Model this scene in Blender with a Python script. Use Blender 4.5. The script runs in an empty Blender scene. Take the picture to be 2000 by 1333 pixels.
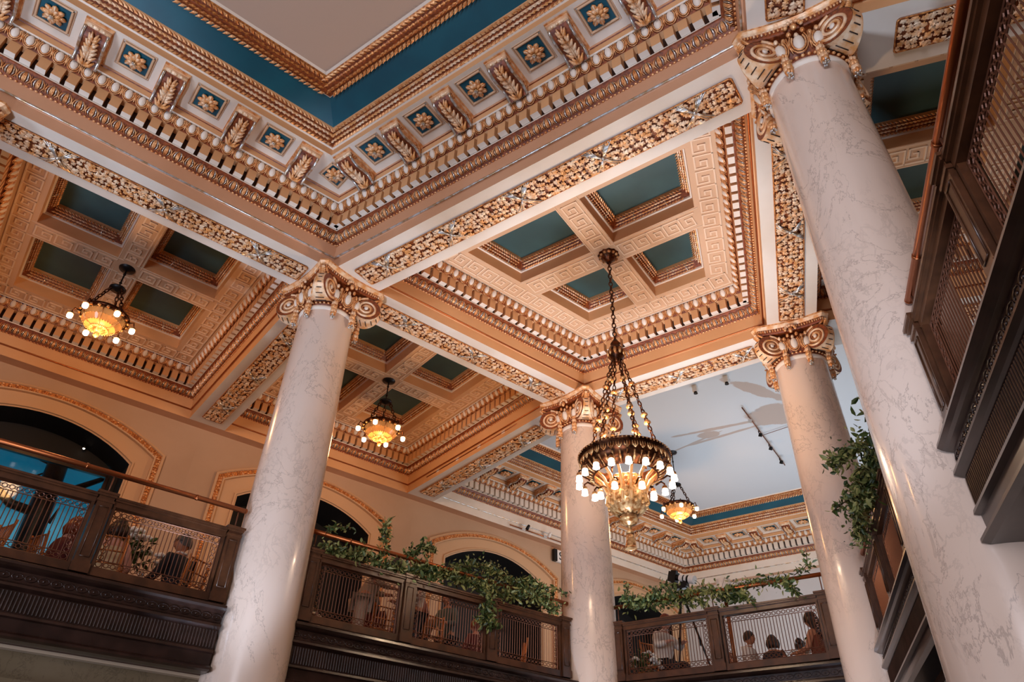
import bpy, math, random
import numpy as np
from mathutils import Matrix, Vector, Euler

C = bpy.context.scene.collection
SC = bpy.context.scene
PI = math.pi
R = math.radians

# ------------------------------------------------------------------ camera
cam_d = bpy.data.cameras.new('camera'); cam = bpy.data.objects.new('camera', cam_d); C.objects.link(cam)
cam_d.sensor_width = 36.0; cam_d.lens = 36.0*1374.777/2000.0; cam_d.clip_start = 0.05; cam_d.clip_end = 200
ROLL, PITCH, BIS = R(-1.8436), R(36.8011), R((38.23329+70.63627)/2)
ca, sa, cb, sb = math.cos(ROLL), math.sin(ROLL), math.cos(PITCH), math.sin(PITCH)
_r = Vector((1, 0, 0)); _f = Vector((0, cb, sb)); _d = Vector((0, sb, -cb))
_rr = _r*ca+_d*sa; _dd = -_r*sa+_d*ca
TH = PI/2-BIS
W3 = Matrix(((math.cos(TH), -math.sin(TH), 0), (math.sin(TH), math.cos(TH), 0), (0, 0, 1)))
_x, _y, _z = W3@_rr, W3@(-_dd), W3@(-_f)
cam.matrix_world = Matrix(((_x.x, _y.x, _z.x, 0), (_x.y, _y.y, _z.y, 0), (_x.z, _y.z, _z.z, 1.6), (0, 0, 0, 1)))
SC.camera = cam

# ------------------------------------------------------------------ world, light, exposure
SC.view_settings.view_transform = 'Standard'; SC.view_settings.look = 'None'
SC.view_settings.gamma = 1.0; SC.view_settings.use_curve_mapping = False
SC.view_settings.exposure = 0.0
wd = bpy.data.worlds.new('world'); SC.world = wd; wd.use_nodes = True
wd.node_tree.nodes['Background'].inputs[0].default_value = (0.9, 0.66, 0.5, 1)
wd.node_tree.nodes['Background'].inputs[1].default_value = 0.13

def light(kind, name, loc, energy, col, target=None, size=1.0, size_y=None, angle=None, parent=None):
    d = bpy.data.lights.new(name, kind); d.energy = energy; d.color = col
    if kind == 'AREA':
        d.size = size
        if size_y: d.shape = 'RECTANGLE'; d.size_y = size_y
    elif kind == 'SPOT':
        d.spot_size = angle or R(60); d.spot_blend = 0.6; d.shadow_soft_size = size
    elif kind == 'POINT': d.shadow_soft_size = size
    o = bpy.data.objects.new(name, d); C.objects.link(o); o.location = loc
    if target is not None:
        o.rotation_euler = (Vector(target)-Vector(loc)).to_track_quat('-Z', 'Y').to_euler()
    if parent: o.parent = parent
    return o

COOL = (0.60, 0.74, 1.0); WARM = (1.0, 0.66, 0.36)
# lamps and windows of the entrance side, behind the photographer
light('AREA', 'entrance_light', (1.6, -9.0, 3.6), 900, (0.93, 0.90, 1.0), (-3.8, 6.0, 7.0), 4.5, 4.0)
light('AREA', 'entrance_daylight', (-7.5, -5.0, 1.2), 330, COOL, (-6.5, 5.0, 8.0), 2.0, 2.0)
# cool uplights standing on the hall floor before each column
for ux, uy, tx_, ty_, e_ in ((-5.7, 3.6, -7.0, 5.1, 1150), (-1.3, 3.4, -0.2, 5.0, 900), (-4.7, 8.6, -5.5, 9.9, 620), (-2.4, 8.6, -1.6, 9.9, 450), (-6.9, -0.6, -8.3, 0.6, 1000)):
    light('SPOT', 'column_uplight', (ux, uy, 0.3), e_, (0.62, 0.76, 1.0), (tx_, ty_, 8.6), 0.10, angle=R(34))
light('AREA', 'far_room_fill', (-3.6, 16.0, 3.80), 340, (0.78, 0.88, 1.0), (-3.6, 16.0, 9.0), 5.0, 5.0)  # added upward fill for the far ceiling, no fixture stands there
light('AREA', 'daylight_far_room', (2.2, 16.0, 5.0), 110, (0.72, 0.86, 1.0), (-5.0, 15.5, 9.0), 5.0, 2.5)
light('SPOT', 'ceiling_uplight', (-3.5, 7.0, 0.3), 1900, (0.70, 0.80, 1.0), (-3.4, 7.6, 9.5), 0.4, angle=R(44))
# ------------------------------------------------------------------ plan
S, K = math.sin(R(16.2015)), math.cos(R(16.2015))
XM = -3.547                       # axis of symmetry of the wedge-shaped hall
def LP(a, o, z=0.0): return Vector((S*a-K*o, K*a+S*o, z))
def RP(a, o, z=0.0):
    p = LP(a, o, z); return Vector((2*XM-p.x, p.y, z))
def off_y(o, y): return Vector(((o-S*y)/-K, y, 0))      # point with left-offset o at depth y
Z_SOF = 8.6

# ------------------------------------------------------------------ mesh builder
class MB:
    def __init__(s): s.V = []; s.n = 0; s.L = []; s.T = []; s.M = []; s.S = []
    def add(s, V, F, mat=0, smooth=False):
        V = np.asarray(V, float).reshape(-1, 3)
        s.V.append(V)
        if isinstance(F, tuple): Lv, Tv = F
        else:
            Lv = np.array([i for f in F for i in f], int); Tv = np.array([len(f) for f in F], int)
        s.L.append(Lv+s.n); s.T.append(Tv)
        if np.isscalar(mat): mat = np.full(len(Tv), mat, int)
        s.M.append(np.asarray(mat, int)); s.S.append(np.full(len(Tv), bool(smooth)))
        s.n += len(V); return s
    def merge(s, o, M=None):
        if not o.V: return s
        V = np.concatenate(o.V)
        if M is not None: V = xf(V, M)
        s.V.append(V)
        s.L.append(np.concatenate(o.L)+s.n); s.T.append(np.concatenate(o.T)); s.M.append(np.concatenate(o.M)); s.S.append(np.concatenate(o.S))
        s.n += len(V); return s
    def many(s, o, Ms):
        """place copies of unit o; Ms: array (k,4,4)"""
        if not len(Ms) or not o.V: return s
        V = np.concatenate(o.V); Lv = np.concatenate(o.L); Tv = np.concatenate(o.T); Mv = np.concatenate(o.M); Sv = np.concatenate(o.S)
        Ms = np.asarray(Ms, float); k = len(Ms)
        Vh = np.einsum('kij,nj->kni', Ms[:, :3, :3], V)+Ms[:, None, :3, 3]
        s.V.append(Vh.reshape(-1, 3))
        offs = (np.arange(k)*len(V))[:, None]
        s.L.append((Lv[None, :]+offs).reshape(-1)+s.n)
        s.T.append(np.tile(Tv, k)); s.M.append(np.tile(Mv, k)); s.S.append(np.tile(Sv, k))
        s.n += k*len(V); return s
    def mesh(s, name, mats):
        me = bpy.data.meshes.new(name)
        V = np.concatenate(s.V); Lv = np.concatenate(s.L); Tv = np.concatenate(s.T)
        me.vertices.add(len(V)); me.vertices.foreach_set('co', V.reshape(-1))
        me.loops.add(len(Lv)); me.loops.foreach_set('vertex_index', Lv.astype(np.int32))
        me.polygons.add(len(Tv)); st = np.concatenate([[0], np.cumsum(Tv)[:-1]])
        me.polygons.foreach_set('loop_start', st.astype(np.int32)); me.polygons.foreach_set('loop_total', Tv.astype(np.int32))
        me.polygons.foreach_set('material_index', np.concatenate(s.M).astype(np.int32))
        me.polygons.foreach_set('use_smooth', np.concatenate(s.S))
        for m in (mats if isinstance(mats, (list, tuple)) else [mats]): me.materials.append(m)
        me.update(calc_edges=True); me.validate()
        return me
    def build(s, name, mats, parent=None, M=None):
        o = bpy.data.objects.new(name, s.mesh(name, mats)); C.objects.link(o)
        if parent: o.parent = parent
        if M is not None: o.matrix_local = M
        return o

def xf(V, M):
    M = np.asarray(M, float); return V@M[:3, :3].T+M[:3, 3]
def frame(o, x, y, z):
    """matrix from columns"""
    M = np.eye(4); M[:3, 0] = x; M[:3, 1] = y; M[:3, 2] = z; M[:3, 3] = o; return M
def TR(x=0, y=0, z=0, rz=0, rx=0, ry=0, s=1.0):
    m = Matrix.Translation((x, y, z))@Euler((rx, ry, rz)).to_matrix().to_4x4()
    if not np.isscalar(s): m = m@Matrix.Diagonal((*s, 1))
    elif s != 1: m = m@Matrix.Scale(s, 4)
    return m
def tag(o, label=None, cat=None, group=None, kind=None):
    if label: o['label'] = label
    if cat: o['category'] = cat
    if group: o['group'] = group
    if kind: o['kind'] = kind
    return o
def empty(name, loc=(0, 0, 0), rz=0, M=None):
    o = bpy.data.objects.new(name, None); C.objects.link(o); o.empty_display_size = 0.1
    if M is not None: o.matrix_world = M
    else: o.location = loc; o.rotation_euler = (0, 0, rz)
    return o
def copy_tree(o, parent=None):
    c = o.copy(); C.objects.link(c)
    if parent:
        c.parent = parent
    for ch in [k for k in bpy.data.objects if k.parent == o]: copy_tree(ch, c)
    return c
def shared(name, me, parent=None, M=None):
    o = bpy.data.objects.new(name, me); C.objects.link(o)
    if parent: o.parent = parent
    if M is not None: o.matrix_local = M
    return o

# primitives -> MB
BOXF = [(0, 3, 2, 1), (4, 5, 6, 7), (0, 1, 5, 4), (1, 2, 6, 5), (2, 3, 7, 6), (3, 0, 4, 7)]
def box(mb, x0, x1, y0, y1, z0, z1, mat=0, M=None):
    V = np.array([(x0, y0, z0), (x1, y0, z0), (x1, y1, z0), (x0, y1, z0), (x0, y0, z1), (x1, y0, z1), (x1, y1, z1), (x0, y1, z1)], float)
    if M is not None: V = xf(V, M)
    mb.add(V, BOXF, mat)
def ellipsoid(mb, c, r, nu=8, nv=5, mat=0, M=None, smooth=True, half=False):
    V = []; F = []
    v1 = PI/2 if half else PI
    for j in range(nv+1):
        ph = v1*j/nv
        for i in range(nu):
            t = 2*PI*i/nu
            V.append((c[0]+r[0]*math.sin(ph)*math.cos(t), c[1]+r[1]*math.sin(ph)*math.sin(t), c[2]+r[2]*math.cos(ph)))
    for j in range(nv):
        for i in range(nu):
            a = j*nu+i; b = j*nu+(i+1) % nu
            F.append((a, a+nu, b+nu, b))
    V = np.array(V)
    if M is not None: V = xf(V, M)
    mb.add(V, F, mat, smooth)
def lathe(mb, prof, n=16, mat=0, M=None, smooth=True, c=(0, 0), mod=None):
    """prof: list of (r,z) top to bottom or bottom to top"""
    V = []; F = []
    for j, (r, z) in enumerate(prof):
        for i in range(n):
            t = 2*PI*i/n; rr = r*(mod(t, j) if mod else 1)
            V.append((c[0]+rr*math.cos(t), c[1]+rr*math.sin(t), z))
    for j in range(len(prof)-1):
        for i in range(n):
            a = j*n+i; b = j*n+(i+1) % n
            F.append((a, b, b+n, a+n) if prof[j+1][1] >= prof[j][1] else (a, a+n, b+n, b))
    V = np.array(V)
    if M is not None: V = xf(V, M)
    mb.add(V, F, mat, smooth)
def tube(mb, pts, r, n=6, mat=0, closed=False, smooth=True, cap=True):
    P = [Vector(p) for p in pts]; m = len(P)
    rr = r if hasattr(r, '__len__') else [r]*m
    V = []; F = []
    up = None
    for i, p in enumerate(P):
        if closed: t = P[(i+1) % m]-P[i-1]
        else: t = (P[min(i+1, m-1)]-P[max(i-1, 0)])
        if t.length < 1e-9: t = Vector((0, 0, 1))
        t.normalize()
        if up is None:
            up = Vector((0, 0, 1)) if abs(t.z) < 0.9 else Vector((1, 0, 0))
        a = (up-t*up.dot(t))
        if a.length < 1e-6: a = t.orthogonal()
        a.normalize(); b = t.cross(a); up = a
        for k in range(n):
            q = 2*PI*k/n
            V.append(p+(a*math.cos(q)+b*math.sin(q))*rr[i])
    rng = m if closed else m-1
    for i in range(rng):
        i2 = (i+1) % m
        for k in range(n):
            k2 = (k+1) % n
            F.append((i*n+k, i*n+k2, i2*n+k2, i2*n+k))
    if cap and not closed:
        F.append(tuple(range(n-1, -1, -1))); F.append(tuple((m-1)*n+k for k in range(n)))
    mb.add([tuple(v) for v in V], F, mat, smooth)
def prism(mb, poly, z0, z1, mat=0, M=None):
    n = len(poly)
    V = [(x, y, z0) for x, y in poly]+[(x, y, z1) for x, y in poly]
    F = [tuple(range(n-1, -1, -1)), tuple(range(n, 2*n))]+[(i, (i+1) % n, n+(i+1) % n, n+i) for i in range(n)]
    V = np.array(V, float)
    if M is not None: V = xf(V, M)
    mb.add(V, F, mat)
def lerp(a, b, t): return a+(b-a)*t

# polygons in plan (CCW, interior on the left)
def inset(poly, d):
    n = len(poly); out = []
    for i in range(n):
        p0, p1, p2 = (np.array(poly[j % n][:2], float) for j in (i-1, i, i+1))
        u = (p1-p0)/np.linalg.norm(p1-p0); v = (p2-p1)/np.linalg.norm(p2-p1)
        nu = np.array([-u[1], u[0]]); nv = np.array([-v[1], v[0]])
        a = p1+nu*d; b = p1+nv*d
        A = np.array([u, -v]).T
        if abs(np.linalg.det(A)) < 1e-6: out.append(tuple(a)); continue
        t = np.linalg.solve(A, b-a); out.append(tuple(a+u*t[0]))
    return out
def sweep_ring(mb, poly, prof, mats=0, edges=None):
    """prof list of (off,z). faces look to the room (inward/down)"""
    rings = [inset(poly, o) for o, z in prof]; n = len(poly)
    for j in range(len(prof)-1):
        V = []; F = []
        z0, z1 = prof[j][1], prof[j+1][1]
        m = mats[j] if isinstance(mats, (list, tuple)) else mats
        if m is None: continue
        for i in range(n):
            if edges is not None and i not in edges: continue
            i2 = (i+1) % n; b = len(V)
            V += [(*rings[j][i], z0), (*rings[j][i2], z0), (*rings[j+1][i2], z1), (*rings[j+1][i], z1)]
            F.append((b, b+3, b+2, b+1))
        mb.add(V, F, m)
def fill(mb, poly, z, mat=0, down=True):
    n = len(poly); mb.add([(p[0], p[1], z) for p in poly], [tuple(range(n-1, -1, -1)) if down else tuple(range(n))], mat)
def band(mb, poly, o1, z1, o2, z2, unit, pitch, edges=None, lift=0.0, trim=0.0, phase=0.0):
    """repeat unit (x along edge, y across the band, z out of it) round the ring"""
    r1, r2 = inset(poly, o1), inset(poly, o2); n = len(poly); Ms = []
    Lb = math.hypot(o2-o1, z2-z1)
    for i in range(n):
        if edges is not None and i not in edges: continue
        i2 = (i+1) % n
        a = (np.array([*r1[i], z1])+np.array([*r2[i], z2]))/2; b = (np.array([*r1[i2], z1])+np.array([*r2[i2], z2]))/2
        L = np.linalg.norm(b-a); u = (b-a)/L; nin = np.array([-u[1], u[0], 0])
        v = (nin*(o2-o1)+np.array([0, 0, z2-z1]))/Lb
        w = nin*((z2-z1)/Lb)+np.array([0, 0, -(o2-o1)/Lb])
        k = max(1, int(round((L-2*trim)/pitch))); pp = (L-2*trim)/k
        base = np.array([*r1[i], z1]); 
        e1 = np.array([*r1[i], z1]); e1b = np.array([*r1[i2], z1])
        mid1 = (a+b)/2-v*Lb/2
        for q in range(k):
            c = mid1+u*((q+0.5+phase)*pp-(L-2*trim)/2)+w*lift
            Ms.append(frame(c, u*(pp/pitch), v, w))
    mb.many(unit, Ms)

# ------------------------------------------------------------------ materials
def srgb(h):
    h = h.lstrip('#'); v = [int(h[i:i+2], 16)/255 for i in (0, 2, 4)]
    return tuple((c/12.92 if c <= 0.04045 else ((c+0.055)/1.055)**2.4) for c in v)+(1,)
MATS = {}
def mat(name, col, rough=0.5, metal=0.0, emit=None, es=0.0, noise=None, bump=None, spec=None, trans=0.0, coat=0.0):
    m = bpy.data.materials.new(name); m.use_nodes = True; nt = m.node_tree; b = nt.nodes['Principled BSDF']
    c = srgb(col) if isinstance(col, str) else col
    b.inputs['Base Color'].default_value = c; b.inputs['Roughness'].default_value = rough; b.inputs['Metallic'].default_value = metal
    if spec is not None: b.inputs['Specular IOR Level'].default_value = spec
    if trans: b.inputs['Transmission Weight'].default_value = trans
    if coat: b.inputs['Coat Weight'].default_value = coat; b.inputs['Coat Roughness'].default_value = 0.12
    if emit: b.inputs['Emission Color'].default_value = srgb(emit); b.inputs['Emission Strength'].default_value = es
    tc = nt.nodes.new('ShaderNodeTexCoord')
    if noise:
        c2, sc = srgb(noise[0]), noise[1]
        n = nt.nodes.new('ShaderNodeTexNoise'); n.inputs['Scale'].default_value = sc; n.inputs['Detail'].default_value = 4
        mx = nt.nodes.new('ShaderNodeMix'); mx.data_type = 'RGBA'
        cr = nt.nodes.new('ShaderNodeMapRange'); cr.inputs[1].default_value = 0.38; cr.inputs[2].default_value = 0.62
        nt.links.new(tc.outputs['Object'], n.inputs['Vector']); nt.links.new(n.outputs['Fac'], cr.inputs[0])
        nt.links.new(cr.outputs[0], mx.inputs['Factor']); mx.inputs['A'].default_value = c; mx.inputs['B'].default_value = c2
        nt.links.new(mx.outputs['Result'], b.inputs['Base Color'])
    if bump:
        n = nt.nodes.new('ShaderNodeTexNoise'); n.inputs['Scale'].default_value = bump[1]; n.inputs['Detail'].default_value = 3
        bp = nt.nodes.new('ShaderNodeBump'); bp.inputs['Strength'].default_value = bump[0]; bp.inputs['Distance'].default_value = 0.01
        nt.links.new(tc.outputs['Object'], n.inputs['Vector']); nt.links.new(n.outputs['Fac'], bp.inputs['Height']); nt.links.new(bp.outputs[0], b.inputs['Normal'])
    MATS[name] = m; return m
m_tan = mat('tan_paint', '#d8a473', 0.55, noise=('#d09b6a', 1.3))
m_fascia = mat('rose_tan_paint', '#cd9b78', 0.55, noise=('#c5926e', 1.1))
m_cream = mat('cream_paint', '#e6d8c8', 0.5, noise=('#dfcfbd', 1.7))
m_key = mat('key_cream_darkened', '#d4ab86', 0.5)  # key ground darkened, shadow of the relief put into its colour
m_keyd = mat('key_raised_lightened', '#e9caa9', 0.5)  # raised key lightened against its ground, relief contrast put into colour
m_ground = mat('red_brown_glaze', '#94491f', 0.45, noise=('#682f15', 25))
m_gold = mat('antique_gold', '#f0bc86', 0.34, 0.35, noise=('#cd8145', 22), bump=(0.3, 60))
m_goldd = mat('deep_gold', '#d8924f', 0.36, 0.35, noise=('#9a5226', 30), bump=(0.3, 70))
m_leafgold = mat('leaf_gold_paint', '#f3d5b3', 0.4, 0.15, noise=('#dd9a5a', 9), bump=(0.25, 50))
m_silver = mat('silver_leaf', '#dcdfe0', 0.25, 0.7, noise=('#b79b78', 16))
m_dark = mat('dark_umber_paint', '#2a130c', 0.6)
m_teal = mat('teal_paint', '#0d5364', 0.45, noise=('#0b4a5b', 2.0))
m_bay_teal = mat('dusky_teal_paint', '#3c5a5a', 0.5, noise=('#375252', 2.0))
m_wall = mat('wall_paint', '#bd9c7e', 0.7, noise=('#b59476', 0.9))
m_ceilw = mat('ceiling_paint', '#c4ab99', 0.7)
m_wood = mat('walnut', '#33201a', 0.28, noise=('#241510', 6), coat=0.25)
m_wood2 = mat('chestnut', '#57341f', 0.34, noise=('#402515', 6), coat=0.25)
m_bronze = mat('bronze_grille', '#7a4f3b', 0.4, 0.6)
m_brass = mat('brass', '#a8623a', 0.36, 0.95)
m_bulb = mat('frosted_bulb', '#fff6e8', 0.4, emit='#fff0dc', es=5.0)
m_glasslit = mat('lit_crystal', '#b98550', 0.2, emit='#ffb866', es=0.12)
m_chand = mat('chandelier_bronze', '#6a3c22', 0.30, 0.85, noise=('#2d170d', 18))
m_chgold = mat('chandelier_gold', '#e8bd84', 0.3, 0.5, noise=('#a05f2c', 20))
m_black = mat('black_metal', '#15110f', 0.4, 0.4)
m_white = mat('white_plastic', '#e8e4de', 0.4)
m_leaf = mat('leaf_green', '#55652f', 0.45, noise=('#2e421f', 7))
m_leaf2 = mat('leaf_light_green', '#a3a365', 0.45, noise=('#7c8247', 7))
m_stem = mat('stem_brown', '#4c3a22', 0.6)
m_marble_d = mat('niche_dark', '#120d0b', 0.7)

def marble(name, base, tint, vein, sc=1.0):
    m = bpy.data.materials.new(name); m.use_nodes = True; nt = m.node_tree; N = nt.nodes; b = N['Principled BSDF']
    tc = N.new('ShaderNodeTexCoord'); mp = N.new('ShaderNodeMapping'); mp.inputs['Scale'].default_value = (1.0*sc, 1.0*sc, 0.6*sc)
    nt.links.new(tc.outputs['Object'], mp.inputs['Vector'])
    n0 = N.new('ShaderNodeTexNoise'); n0.inputs['Scale'].default_value = 1.1; n0.inputs['Detail'].default_value = 5; nt.links.new(mp.outputs[0], n0.inputs['Vector'])
    def veins(scale, width, dist, seed):
        n = N.new('ShaderNodeTexNoise'); n.inputs['Scale'].default_value = scale; n.inputs['Detail'].default_value = 8; n.inputs['Roughness'].default_value = 0.64
        n.inputs['Distortion'].default_value = dist
        mp2 = N.new('ShaderNodeMapping'); mp2.inputs['Location'].default_value = (seed, seed*1.7, -seed)
        nt.links.new(mp.outputs[0], mp2.inputs['Vector']); nt.links.new(mp2.outputs[0], n.inputs['Vector'])
        s1 = N.new('ShaderNodeMath'); s1.operation = 'SUBTRACT'; s1.inputs[1].default_value = 0.5; nt.links.new(n.outputs['Fac'], s1.inputs[0])
        s2 = N.new('ShaderNodeMath'); s2.operation = 'ABSOLUTE'; nt.links.new(s1.outputs[0], s2.inputs[0])
        r = N.new('ShaderNodeMapRange'); r.interpolation_type = 'SMOOTHERSTEP'; r.inputs[1].default_value = 0; r.inputs[2].default_value = width; r.inputs[3].default_value = 1; r.inputs[4].default_value = 0
        nt.links.new(s2.outputs[0], r.inputs[0]); return r.outputs[0]
    v1 = veins(1.7, 0.009, 0.6, 3.1); v2 = veins(4.6, 0.030, 0.5, 7.7)
    msk = N.new('ShaderNodeMapRange'); msk.inputs[1].default_value = 0.42; msk.inputs[2].default_value = 0.66; msk.inputs[4].default_value = 0.75; nt.links.new(n0.outputs['Fac'], msk.inputs[0])
    mu = N.new('ShaderNodeMath'); mu.operation = 'MULTIPLY'; nt.links.new(v2, mu.inputs[0]); nt.links.new(msk.outputs[0], mu.inputs[1])
    vb = N.new('ShaderNodeMath'); vb.operation = 'MULTIPLY'; vb.inputs[1].default_value = 0.75; nt.links.new(v1, vb.inputs[0])
    mxx = N.new('ShaderNodeMath'); mxx.operation = 'MAXIMUM'; nt.links.new(vb.outputs[0], mxx.inputs[0]); nt.links.new(mu.outputs[0], mxx.inputs[1])
    k = N.new('ShaderNodeMath'); k.operation = 'MULTIPLY'; k.inputs[1].default_value = 0.5; nt.links.new(mxx.outputs[0], k.inputs[0])
    c0 = N.new('ShaderNodeMix'); c0.data_type = 'RGBA'; c0.inputs['A'].default_value = srgb(base); c0.inputs['B'].default_value = srgb(tint)
    nt.links.new(n0.outputs['Fac'], c0.inputs['Factor'])
    c1 = N.new('ShaderNodeMix'); c1.data_type = 'RGBA'; c1.inputs['B'].default_value = srgb(vein); nt.links.new(c0.outputs['Result'], c1.inputs['A']); nt.links.new(k.outputs[0], c1.inputs['Factor'])
    nt.links.new(c1.outputs['Result'], b.inputs['Base Color']); b.inputs['Roughness'].default_value = 0.24
    b.inputs['Coat Weight'].default_value = 0.4; b.inputs['Coat Roughness'].default_value = 0.08
    return m
m_marble = marble('veined_marble', '#e4d0c2', '#d3b7a0', '#6b5a55')
m_marbleb = marble('wall_marble', '#84755f', '#65563f', '#2c251d', 1.6)

# ------------------------------------------------------------------ ornament units (x along, y across, z out)
PIT = 0.1645
def u_egg():
    mb = MB()                       # mats: 0 cream egg, 1 gold
    ellipsoid(mb, (0, 0.085, 0.010), (0.046, 0.070, 0.036), 10, 4, 0, half=True)
    # two gold shells round the egg
    for r, w, h in ((0.055, 0.008, 0.040), (0.072, 0.006, 0.028)):
        pts = [(r*math.sin(t), 0.088-(r*1.36)*math.cos(t), 0.024) for t in np.linspace(-2.25, 2.25, 11)]
        tube(mb, pts, w, 4, 1, smooth=True, cap=False)
    tube(mb, [(PIT/2, 0.155, 0.018), (PIT/2, 0.06, 0.026), (PIT/2, 0.01, 0.012)], [0.006, 0.010, 0.003], 4, 1)
    return mb
def u_leafmould():
    mb = MB()                       # water-leaf: mats 0 gold, 1 silver highlight
    for sx in (-1, 1):
        for k, (dx, w) in enumerate(((0.012, 0.009), (0.034, 0.008), (0.056, 0.007))):
            pts = [(sx*(dx*0.35+0.004), 0.145, 0.010), (sx*dx*1.05, 0.11, 0.026), (sx*dx*1.25, 0.06, 0.028), (sx*dx*0.85, 0.022, 0.014)]
            tube(mb, pts, [0.004, w, w*1.1, 0.004], 5, 0 if k != 1 else 1)
    tube(mb, [(0, 0.15, 0.01), (0, 0.08, 0.034), (0, 0.015, 0.012)], [0.004, 0.009, 0.003], 5, 0)
    tube(mb, [(PIT/2, 0.02, 0.006), (PIT/2, 0.09, 0.02), (PIT/2, 0.14, 0.008)], [0.003, 0.007, 0.003], 4, 0)
    return mb
def u_bead():
    mb = MB(); 
    for k in range(3): ellipsoid(mb, ((k-1)*0.055, 0.014, 0.010), (0.021, 0.014, 0.014), 6, 4, 0)
    return mb
def u_dentil():
    mb = MB(); w = 0.056
    box(mb, -w, w, 0.0, 0.185, 0.0, 0.10, 0)
    mb.M[-1][0:6] = np.array([0, 0, 1, 0, 0, 0])   # the underside is cream
    return mb
def u_laurel(pw=0.05, wd=0.134):
    """small overlapping bay leaves, 4 across the band; unit length pw, band width wd"""
    mb = MB()
    def leaf(x, y, a, l=0.055, w=0.017, h=0.020, m=0):
        c, s = math.cos(a), math.sin(a)
        P = [(0, 0, 0.004), (l*0.45, w, 0.006), (l, 0, h), (l*0.45, -w, 0.006), (l*0.4, 0, h*0.95)]
        V = [(x+px*c-py*s, y+px*s+py*c, pz) for px, py, pz in P]
        mb.add(V, [(0, 4, 1), (1, 4, 2), (2, 4, 3), (3, 4, 0)], m)
    for k, y in enumerate((0.12, 0.37, 0.63, 0.88)):
        leaf(-pw/2+(pw/2 if k % 2 else 0.0), y*wd, (0.5-y)*-1.5, l=pw*1.4, w=wd*0.12, h=0.022, m=1 if k % 3 else 0)
    return mb
def scaled_y(mb, s):
    o = MB(); o.merge(mb, np.diag([1, s, 1, 1])); return o
def u_key(w=0.27):
    """square running meander, raised"""
    mb = MB(); P = 0.2805; t = 0.023; h = 0.012
    pts = [(-0.5, 0.0), (-0.5, 0.92), (0.28, 0.92), (0.28, 0.30), (-0.14, 0.30), (-0.14, 0.62), (0.06, 0.62)]
    pts = [(x*P+0.012, y*w) for x, y in pts]
    def seg(a, b):
        x0, x1 = sorted((a[0], b[0])); y0, y1 = sorted((a[1], b[1]))
        nonlocal h; h += 0.0006
        box(mb, x0-t/2, x1+t/2, y0-t/2, y1+t/2, 0, h)
    for a, b in zip(pts, pts[1:]): seg(a, b)
    seg((pts[0][0], 0.0), (pts[0][0]+P*0.96, 0.0)) 
    return mb
def u_keysq(w=0.27):
    mb = MB(); t = 0.025; h = 0.013
    for a, b in ((0.0, 1.0), (0.36, 0.64)):
        x0, x1 = (a-0.5)*w, (b-0.5)*w; y0, y1 = a*w, b*w
        for X0, X1, Y0, Y1 in ((x0, x1, y0, y0), (x0, x1, y1, y1), (x0, x0, y0, y1), (x1, x1, y0, y1)):
            h += 0.0005; box(mb, X0-t/2, X1+t/2, Y0-t/2, Y1+t/2, 0, h)
    return mb
UE, UL, UB, UD, UK, UKS = u_egg(), u_leafmould(), u_bead(), u_dentil(), u_key(), u_keysq()
ULA = u_laurel()

def oak_leaf(l=0.10):
    """lobed leaf, x forward, raised midrib"""
    o = [(0, 0.0), (0.12, 0.07), (0.20, 0.22), (0.33, 0.30), (0.40, 0.16), (0.52, 0.20), (0.62, 0.36), (0.74, 0.30), (0.74, 0.15), (0.86, 0.14), (1.0, 0.0)]
    pts = [(x, y) for x, y in o]+[(x, -y) for x, y in o[-2:0:-1]]
    n = len(pts); V = [(x*l, y*l*1.05, 0.006+0.007*math.sin(PI*x)) for x, y in pts]
    mid = [(0.25*l, 0, 0.017), (0.65*l, 0, 0.020)]
    V += mid+[(x*l*0.96, y*l*0.98, -0.004) for x, y in pts]
    F = []
    for i in range(n):
        j = (i+1) % n; xm = (pts[i][0]+pts[j][0])/2
        F.append((i, j, n if xm < 0.45 else n+1)) 
    F.append((n, n+1, 6)) ; F.append((n+1, n, n-6))
    for i in range(n):
        j = (i+1) % n; F.append((i, n+2+i, n+2+j, j))
    mb = MB(); mb.add(V, F, 0); return mb
OAK = oak_leaf()
def u_acorn():
    mb = MB(); ellipsoid(mb, (0, 0, 0.008), (0.018, 0.013, 0.013), 7, 5, 0); return mb
def u_ribbon(w):
    """crossed ribbon tied over the garland: 0 silver 1 gold"""
    mb = MB()
    for sx in (-1, 1):
        for sy in (-1, 1):
            for k in range(4):
                e = (sx*(0.10+0.035*k), sy*(w/2-0.002), 0.012)
                tube(mb, [(0, 0, 0.035), (sx*(0.045+0.012*k), sy*w*0.22, 0.045-0.004*k), e], [0.009, 0.014, 0.007], 5, 0 if sy > 0 or k % 2 else 1)
    ellipsoid(mb, (0, 0, 0.035), (0.03, 0.03, 0.025), 8, 5, 0)
    return mb
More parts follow.
